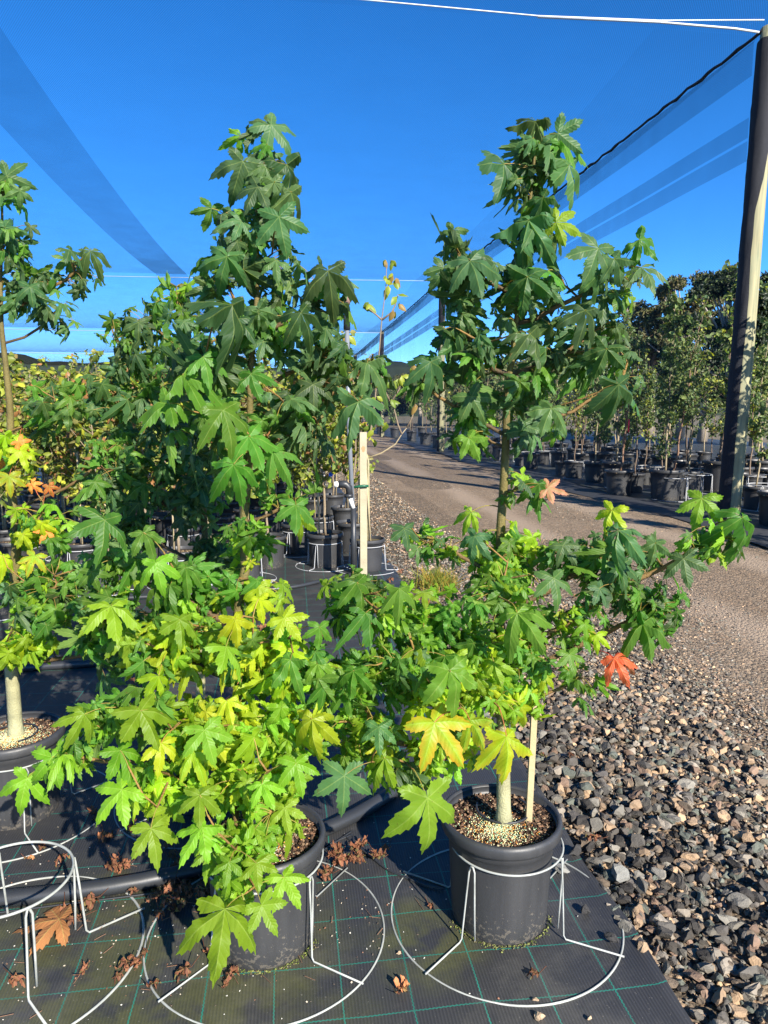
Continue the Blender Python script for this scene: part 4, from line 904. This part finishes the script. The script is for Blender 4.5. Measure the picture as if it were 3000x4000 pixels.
# ------------------------------------------------------------------ large trees far behind
def big_tree(name, label, x, y, H, W, cols, seed, nl=5200, L=.30, trunk=(.28, .24, .2), open_=.5):
    g = np.random.default_rng(seed); root = empty(name, (x, y, 0)); tag(root, label, 'tree', 'big trees beyond the nursery')
    b = MB(); top = np.array([g.normal(0, .3), 0, H * .8]); tk = np.array([(0, 0, 0), (.1, 0, H * .25), (g.normal(0, .3), 0, H * .5), top]); b.tube(tk, [.28, .24, .17, .06], 8, trunk)
    cl = []
    for k in range(46 if cols is EUC else 26):
        a = g.uniform(0, 6.28); h = (g.uniform(.60, 1.0) if cols is EUC else g.uniform(.32, 1)) * H; r = W * .5 * math.sqrt(g.uniform(.1, 1)) * (1 - .5 * max(0, (h / H - .6)) / .4)
        c = np.array([r * math.cos(a), r * math.sin(a), h]); cl.append(c)
        s = np.array([0, 0, h * .62]); s[:2] = [np.interp(s[2], tk[:, 2], tk[:, 0]), 0]
        b.tube([s, (s + c) / 2 + np.array([0, 0, .15]), c], [.09, .05, .02], 5, trunk)
    b.build('trunk', M['bark'], root)
    cl = np.array(cl); idx = g.integers(0, len(cl), nl); cr = g.uniform(.5, 1.25, len(cl)) * W * (.10 if cols is EUC else .13)
    v = g.normal(0, 1, (nl, 3)); v /= np.linalg.norm(v, axis=1)[:, None]; v *= (g.uniform(.3, 1, nl) ** .5)[:, None] * cr[idx][:, None]; v[:, 2] *= .6
    P = cl[idx] + v; C = np.array(cols)[g.integers(0, len(cols), nl)] * g.uniform(.6, 1.4, (nl, 1))
    lb = MB(); small_leaves(lb, P, g.normal(0, 1, (nl, 3)) + [0, -.3, .6], g.normal(0, 1, (nl, 3)) + [0, 0, -.6], g.uniform(.6, 1.3, nl) * L, C, .45); lb.build('crown', M['smallleaf'], root)
EUC = [(.07, .075, .035), (.10, .095, .045), (.05, .055, .03), (.12, .10, .05)]; DK = [(.015, .025, .014), (.022, .034, .018), (.012, .02, .012)]
def big_at(px, ptop, dist, Wpx, *a, **k):
    p = at(px, ptop, dist); q = at(px + Wpx, ptop, dist); return (p[0], p[1], p[2], float(np.linalg.norm(q - p)))
spec = [(2690, 1080, 42, 190, EUC, 'olive gum tree with open crown showing sky, left of the big post'), (2560, 1190, 46, 200, EUC, 'lower olive gum tree between the saplings and the open-crowned gum'), (2440, 1290, 50, 160, EUC, 'small far gum tree just above the sapling tops'),
        (2880, 1060, 34, 330, DK, 'dark dense tree behind the big post'), (2990, 1180, 33, 300, DK, 'dark dense tree at the right edge behind the post'), (2770, 1260, 38, 230, DK, 'low dark tree between the gums and the big post'),
        (1420, 1540, 110, 150, DK, 'distant dark tree left of the road end'), (1290, 1530, 115, 150, EUC, 'distant olive tree beyond the sapling block left of the road'), (1130, 1545, 120, 170, DK, 'low distant dark tree beyond the sapling block'), (1640, 1480, 90, 160, EUC, 'distant tree behind the net wall at the end of the road'), (1800, 1440, 80, 170, EUC, 'distant olive tree seen through the net beyond the middle post'), (1530, 1530, 95, 120, DK, 'distant dark tree at the end of the road'), (2000, 1430, 75, 200, EUC, 'far gum tree behind the bare trunk of the right sweetgum'), (2200, 1380, 65, 200, EUC, 'far gum tree right of the right sweetgum trunk')]
for k, (px, pt, ds, wp, cs, lab) in enumerate(spec):
    x, y, H, W = big_at(px, pt, ds, wp * (2.0 if cs is EUC else 1.5)); big_tree('gum_tree' if cs is EUC else 'dark_tree', lab, x, y, H, W, cs, 200 + k, 13000 if cs is EUC else 16000, L=.17 * ds / 34 if cs is EUC else .22)

# ------------------------------------------------------------------ posts, netting and cables
HN = 6.45; PX = 5.8; BAYS = [-8.6, 9.4, 27.2, 45, 63, 81]
pl = ['big pale post half wrapped in black netting at the right edge', 'middle post beyond the road with green-grey timber', 'far thin post near the end of the road', 'farthest post at the very end of the net wall']
for k, y in enumerate(BAYS[1:5]):
    x = PX + (.38 if k == 0 else 0); root = empty('net_post', (x, y - .1 * (k == 0), 0)); tag(root, pl[k], 'post', 'timber posts carrying the shade net')
    if k == 0: root.rotation_euler = (0, R(1.0), 0)
    b = MB(); zz = np.linspace(-.3, HN + .05, 24); rr0 = .142 - .004 * zz
    b.tube(np.stack([.006 * np.sin(zz * 1.1), .004 * np.cos(zz), zz], -1), rr0, 22); b.build('timber', M['post'], root)
    b = MB(); na = 14; V = []; zz = np.linspace(0, HN - .1, 70)
    for z in zz:
        e = .17 * noise.noise((k * 7, z * .9, 1)) + .06 * noise.noise((k, z * 4, 5))
        for a in np.linspace(R(118), R(238 + 100 * min(1, max(0, (z - 4.2) / 1.5))) + e, na):
            rr1 = .149 - .004 * z + .012 * abs(noise.noise((a * 1.3, z * 1.2, k))) + .014 * abs(noise.noise((a * 3.1, z * 5, 4 + k))) + (.02 if a < R(135) else 0)
            V.append((rr1 * math.cos(a), rr1 * math.sin(a), z))
    i = np.arange(69)[:, None]; j = np.arange(na - 1)[None]
    b.add(V, [np.stack([i * na + j, i * na + j + 1, (i + 1) * na + j + 1, (i + 1) * na + j], -1).reshape(-1, 4)]); b.build('net_wrap', M['wrap'], root)
def xo(y): return .44 * max(0.0, 1 - abs(y - 9.4) / 17.8)
def roof(y0, y1, x0, x1, name, m, dz=0.0, sag=.24, ny=50, nx=30):
    X = np.linspace(x0, x1, nx); t = np.linspace(0, 1, ny); V = []
    for x in X:
        for q in t:
            lat = 1 - ((x - (-1.1)) / 7.2) ** 2 if -8.3 < x < 6.1 else 0
            V.append((x + (xo(y0 + (y1 - y0) * q) if abs(x - PX) < 1e-6 else 0), y0 + (y1 - y0) * q, HN + dz - sag * 4 * q * (1 - q) - .05 * max(lat, 0) * math.sin(math.pi * q)))
    b = MB(); i = np.arange(nx - 1)[:, None]; j = np.arange(ny - 1)[None]
    b.add(V, [np.stack([i * ny + j, (i + 1) * ny + j, (i + 1) * ny + j + 1, i * ny + j + 1], -1).reshape(-1, 4)])
    return b.build(name, m)
rl = ['shade net bay overhead, nearest the camera', 'second shade net bay, filling most of the blue sky', 'third shade net bay beyond the far cross cable', 'fourth shade net bay near the horizon', 'fifth shade net bay, a thin band at the horizon']
for k in range(5):
    root = empty('shade_net_roof', (0, 0, 0)); tag(root, rl[k], 'shade net', 'bays of the shade net roof')
    o = roof(BAYS[k], BAYS[k + 1], -26, PX, 'net_sheet', M['net']); o.parent = root
    o = roof(BAYS[k], BAYS[k + 1], -4.65, -3.55, 'net_overlap', M['net_band'], -.01, nx=6); o.parent = root
    if k: o = roof(BAYS[k], BAYS[k + 1], 4.75, PX, 'net_overlap', M['net_thin'], -.01, nx=5); o.parent = root
root = empty('shade_net_wall', (0, 0, 0)); tag(root, 'upright net wall hanging from the roof edge along the right side of the road', 'shade net')
def wall(name, z0, z1, y0, y1, x, m, nz=12, ny=120, amp=.02):
    Y = np.linspace(y0, y1, ny); V = []
    for y in Y:
        k = max(i for i in range(5) if BAYS[i] <= y + 1e-6) if y < 81 else 4; q = (y - BAYS[k]) / 18; sg = .03 * 4 * q * (1 - q)
        for z in np.linspace(z0, z1, nz): V.append((x + xo(y) + amp * math.sin(y * 1.7 + z) * (1 - z / 7), y, z - sg * z / HN))
    b = MB(); i = np.arange(ny - 1)[:, None]; j = np.arange(nz - 1)[None]
    b.add(V, [np.stack([i * nz + j, (i + 1) * nz + j, (i + 1) * nz + j + 1, i * nz + j + 1], -1).reshape(-1, 4)]); return b.build(name, m, root)
wall('net_sheet', .0, HN, 9.4, 80.9, PX, M['net_side'])
wall('net_band', 6.0, HN - .02, 9.5, 80.9, PX - .03, M['net_band2'], 3)
wall('net_band', 5.22, 5.48, 9.5, 80.9, PX - .03, M['net_band2'], 2)
wall('net_band', 4.92, 5.18, 9.5, 80.9, PX - .03, M['net_band2'], 2)
Y = np.linspace(9.3, 80, 420); b = MB()
sgf = lambda y: .03 * 4 * (((y - 9.4) % 17.9) / 17.9) * (1 - ((y - 9.4) % 17.9) / 17.9)
b.tube([(PX + xo(y) - .06 + .01 * math.sin(y * 9), y, HN - sgf(y) + .012 * math.sin(y * 11)) for y in Y], [.020 + .020 * abs(noise.noise((0, float(y) * 7, 0))) for y in Y], 6)
tag(b.build('edge_rope', M['rope']), 'black lashed rope along the top edge of the net wall', 'rope')
M['farcable'] = simple('far_cable', (.22, .27, .33), .5)
def cable(pts, r, lab, sides=8, m='cable'):
    b = MB(); b.tube(pts, r, sides); tag(b.build('cable', M[m]), lab, 'cable', 'cables holding up the net roof'); 
pa, pb, pc, pe = at(-2600, -170, 9.6), at(2100, 62, 9.75), at(2575, 80, 9.85), at(2985, 78, 10.0)
L0 = np.array([-12, 9.4, HN + .03]); 
c0 = at(1410, -2, 9.45); dirc = c0 - pb
cable([pb + dirc * 6, c0, pb, pc, pe], .009, 'long white cable crossing the top right corner to the big post')
cable([pb + [0, 0, -.012], pc + [0, 0, -.02], at(2870, 112, 9.9), at(2965, 126, 9.9)], .0145, 'thicker sleeved cable end spliced under the top cable beside the big post')
for k, lab in ((2, 'thin pale cable crossing the sky behind both sweetgums'), (3, 'far pale cable low over the sapling block'), (4, 'farthest cable just above the horizon')):
    cable([(x, BAYS[k], HN - .02 - .12 * math.sin(math.pi * (x + 26) / 32)) for x in np.linspace(-26, PX, 20)], .011 + .006 * (k - 2), lab, 8, 'farcable')

# ------------------------------------------------------------------ riser, timber stake and the sapling beside it
c = gr(1382, 2270); RX, RY = float(c[0]), float(c[1]); dR = float((c - CAM) @ FW)
def hz(py): return float(at(1400, py, dR)[2])
root = empty('sprinkler_riser', (RX, RY, 0)); tag(root, 'tall grey sprinkler riser with black sprinkler head standing at the timber stake', 'sprinkler')
z0, z1, z2 = hz(1985), hz(1690), hz(1150)
b = MB(); b.tube([(0, 0, 0), (0, 0, z0)], .026, 14); b.build('lower_pipe', M['black_plastic'], root)
b = MB(); b.tube([(0, 0, z0), (-.02, 0, z0 + .06), (-.03, 0, z0 + .1)], .020, 12); b.build('coupling', M['whiteplastic'], root)
b = MB(); b.tube([(-.03, 0, z0 + .1), (-.04, 0, z0 + .19), (-.07, 0, z0 + .22), (-.14, -.01, z0 + .22)], [.03, .034, .036, .03], 12); b.tube([(-.04, 0, z0 + .1), (-.04, 0, z0 + .13)], .042, 12); b.build('elbow', M['black_plastic'], root)
b = MB(); b.tube([(-.13, -.01, z0 + .22), (-.175, -.012, z0 + .22)], .027, 12); b.build('end_cap', M['whiteplastic'], root)
b = MB(); b.tube([(.015, .055, .3), (-.03, .055, z1), (-.045, .03, z2 - .25)], .021, 12); b.build('riser_pipe', M['pvc'], root)
b = MB(); b.lathe([(.001, 0), (.03, 0), (.03, .08), (.035, .09), (.035, .12), (.024, .13), (.024, .21), (.03, .22), (.001, .22)], -.045, .03, 16); 
for v in b.v: v[:, 2] += z2 - .30
b.build('adaptor', M['black_plastic'], root)
b = MB(); b.lathe([(.001, 0), (.028, 0), (.034, .03), (.028, .06), (.001, .06)], -.045, .03, 16)
for v in b.v: v[:, 2] += z2 - .08
b.build('rusty_collar', M['rust'], root)
b = MB(); b.lathe([(.001, 0), (.022, 0), (.022, .03), (.045, .04), (.045, .07), (.036, .08), (.036, .12), (.02, .13), (.001, .13)], -.045, .03, 16)
for v in b.v: v[:, 2] += z2 - .02
b.build('sprinkler_head', M['black_plastic'], root)
c = gr(1418, 2250); root = empty('timber_stake', (c[0], c[1] - .05, 0)); tag(root, 'square white timber stake with an orange knot beside the sprinkler riser', 'stake')
b = MB(); b.box((-.032, -.03, -.1), (.032, .03, hz(1690))); b.build('post', simple('white_timber', (.34, .30, .20), .7, .35, 9, .3, .2), root, False)
b = MB(); t = np.arange(12) * math.pi / 6; b.add([(0, -.0325, hz(1757))] + [(.017 * math.cos(a) * (1 + .2 * math.sin(3 * a)), -.0325, hz(1757) + .028 * math.sin(a)) for a in t], [np.array([(0, 1 + i, 1 + (i + 1) % 12) for i in range(12)])]); b.build('knot', simple('orange_knot', (.55, .20, .09), .7), root)
b = MB(); b.tube([(-.10, -.045, hz(1908)), (0, -.05, hz(1903)), (.045, -.045, hz(1904))], [.012, .014, .012], 8); b.build('tie', M['greentie'], root)
# sapling by the stake with two long bare limbs
def twiggy(x, y):
    root = empty('potted_sapling', (x, y, 0)); tag(root, 'bare-limbed sapling in the pot behind the timber stake, few yellow leaves', 'potted sapling', gl)
    p = MB(); p.lathe(np.array(POTP)[1:-2] * .95, 0, 0, 36); p.build('pot', M['dark_plastic'], root)
    b = MB(); k = 24; th = np.arange(k) * 2 * math.pi / k
    b.add([(0, 0, .29)] + [(.155 * math.cos(t), .155 * math.sin(t), .284) for t in th], [np.array([(0, 1 + i, 1 + (i + 1) % k) for i in range(k)])], (.11, .09, .045)); b.build('potting_mix', M['soil'], root)
    dd = float(x * FW[0] + y * FW[1]); o = np.array([x, y, 0]); A = lambda px, py, e=0: at(px, py, dd + e) - o
    b = MB(); tkp = [np.array([0, 0, .28]), A(1440, 2000), A(1438, 1800), A(1432, 1775)]; b.tube(tkp, [.016, .014, .012, .012], 7, (.30, .26, .15)); b.build('stem', M['bark'], root)
    limbs = [[A(1420, 1795), A(1490, 1770), A(1545, 1735), A(1570, 1695), A(1590, 1670)], [A(1570, 1697), A(1555, 1660), A(1540, 1600), A(1520, 1560)], [A(1430, 1740), A(1445, 1700), A(1455, 1640), A(1465, 1560), A(1475, 1450), A(1485, 1330), A(1492, 1240), A(1500, 1180), A(1508, 1110), A(1510, 1030)],
             [A(1492, 1250), A(1530, 1220), A(1545, 1190), A(1555, 1150)], [A(1492, 1250), A(1470, 1230), A(1445, 1210), A(1430, 1190)], [A(1520, 1560), A(1500, 1520), A(1480, 1500)], [A(1525, 1575), A(1560, 1520), A(1570, 1470)], [A(1590, 1670), A(1610, 1630), A(1625, 1580)]]
    b = MB()
    for l in limbs: b.tube(l, np.linspace(.010, .0035, len(l)), 6, (.30, .24, .14) if l is limbs[0] else (.20, .15, .10))
    b.build('branches', M['bark'], root)
    lv = [(1508, 1015), (1530, 1020), (1535, 1070), (1545, 1085), (1500, 1090), (1515, 1120), (1555, 1150), (1430, 1190), (1445, 1185), (1545, 1215), (1480, 1500), (1490, 1510), (1570, 1465), (1555, 1480), (1500, 1640), (1515, 1655), (1520, 1565), (1350, 1340), (1365, 1310), (1470, 1555), (1600, 1470), (1610, 1430), (1460, 1680), (1350, 1300), (1560, 1180), (1625, 1580)]
    P = np.array([A(px + rnd.uniform(-8, 8) * (q > 0), py + rnd.uniform(-8, 8) * (q > 0), rnd.uniform(-.05, .05)) for px, py in lv for q in range(2)]); n = len(P)
    C = np.array([(.16, .22, .03), (.22, .26, .03), (.12, .18, .025), (.24, .16, .05)])[rng.integers(0, 4, n)]
    b = MB(); small_leaves(b, P, np.tile(-FW * .8 + UP * .3, (n, 1)) + rng.normal(0, .4, (n, 3)), np.tile(-UP, (n, 1)) + rng.normal(0, .7, (n, 3)), rng.uniform(.07, .12, n), C, .6); b.build('foliage', M['smallleaf'], root)
    b = MB(); b.tube([np.array([.03, -.03, .28]), A(1425, 1760)], .008, 6); b.build('stake', M['stake'], root)
q = gr(1440, 2235); twiggy(q[0], q[1] + .12)
s_ = copy_tree(bgst); s_.location = (q[0], q[1] + .12, 0); s_['label'] = 'grey wire stand round the pot behind the timber stake'
q = gr(1292, 1890); b = MB(); b.box((-.02, -.003, 0), (.02, .003, .10)); o = b.build('plant_tag', M['blue']); o.location = (q[0], q[1], .5); 
o.location = tuple(at(1292, 1860, 7.0)); tag(o, 'small blue plant tag among the sapling stems', 'tag')
# weed tuft on the gravel
q = gr(1700, 2300); mb = MB()
for k in range(420):
    a = rng.uniform(0, 6.28); r = abs(rng.normal(0, .12)); p0 = np.array([q[0] + min(r, .2) * math.cos(a), q[1] + min(r, .2) * math.sin(a) * 1.2, 0]); h = rng.uniform(.05, .2); dv = rng.normal(0, .05, 2)
    mb.tube([p0, p0 + [dv[0] * .5, dv[1] * .5, h * .6], p0 + [dv[0] * 1.5, dv[1] * 1.5, h]], [.003, .0025, .0008], 3, np.array([(.16, .20, .03), (.28, .30, .05), (.10, .15, .02), (.36, .24, .05)])[rng.integers(0, 4)], cap=False)
tag(mb.build('weed_clump', M['smallleaf']), 'feathery yellow-green weed clump growing in the gravel between the trees', 'weed')
print('objects', len(bpy.data.objects))
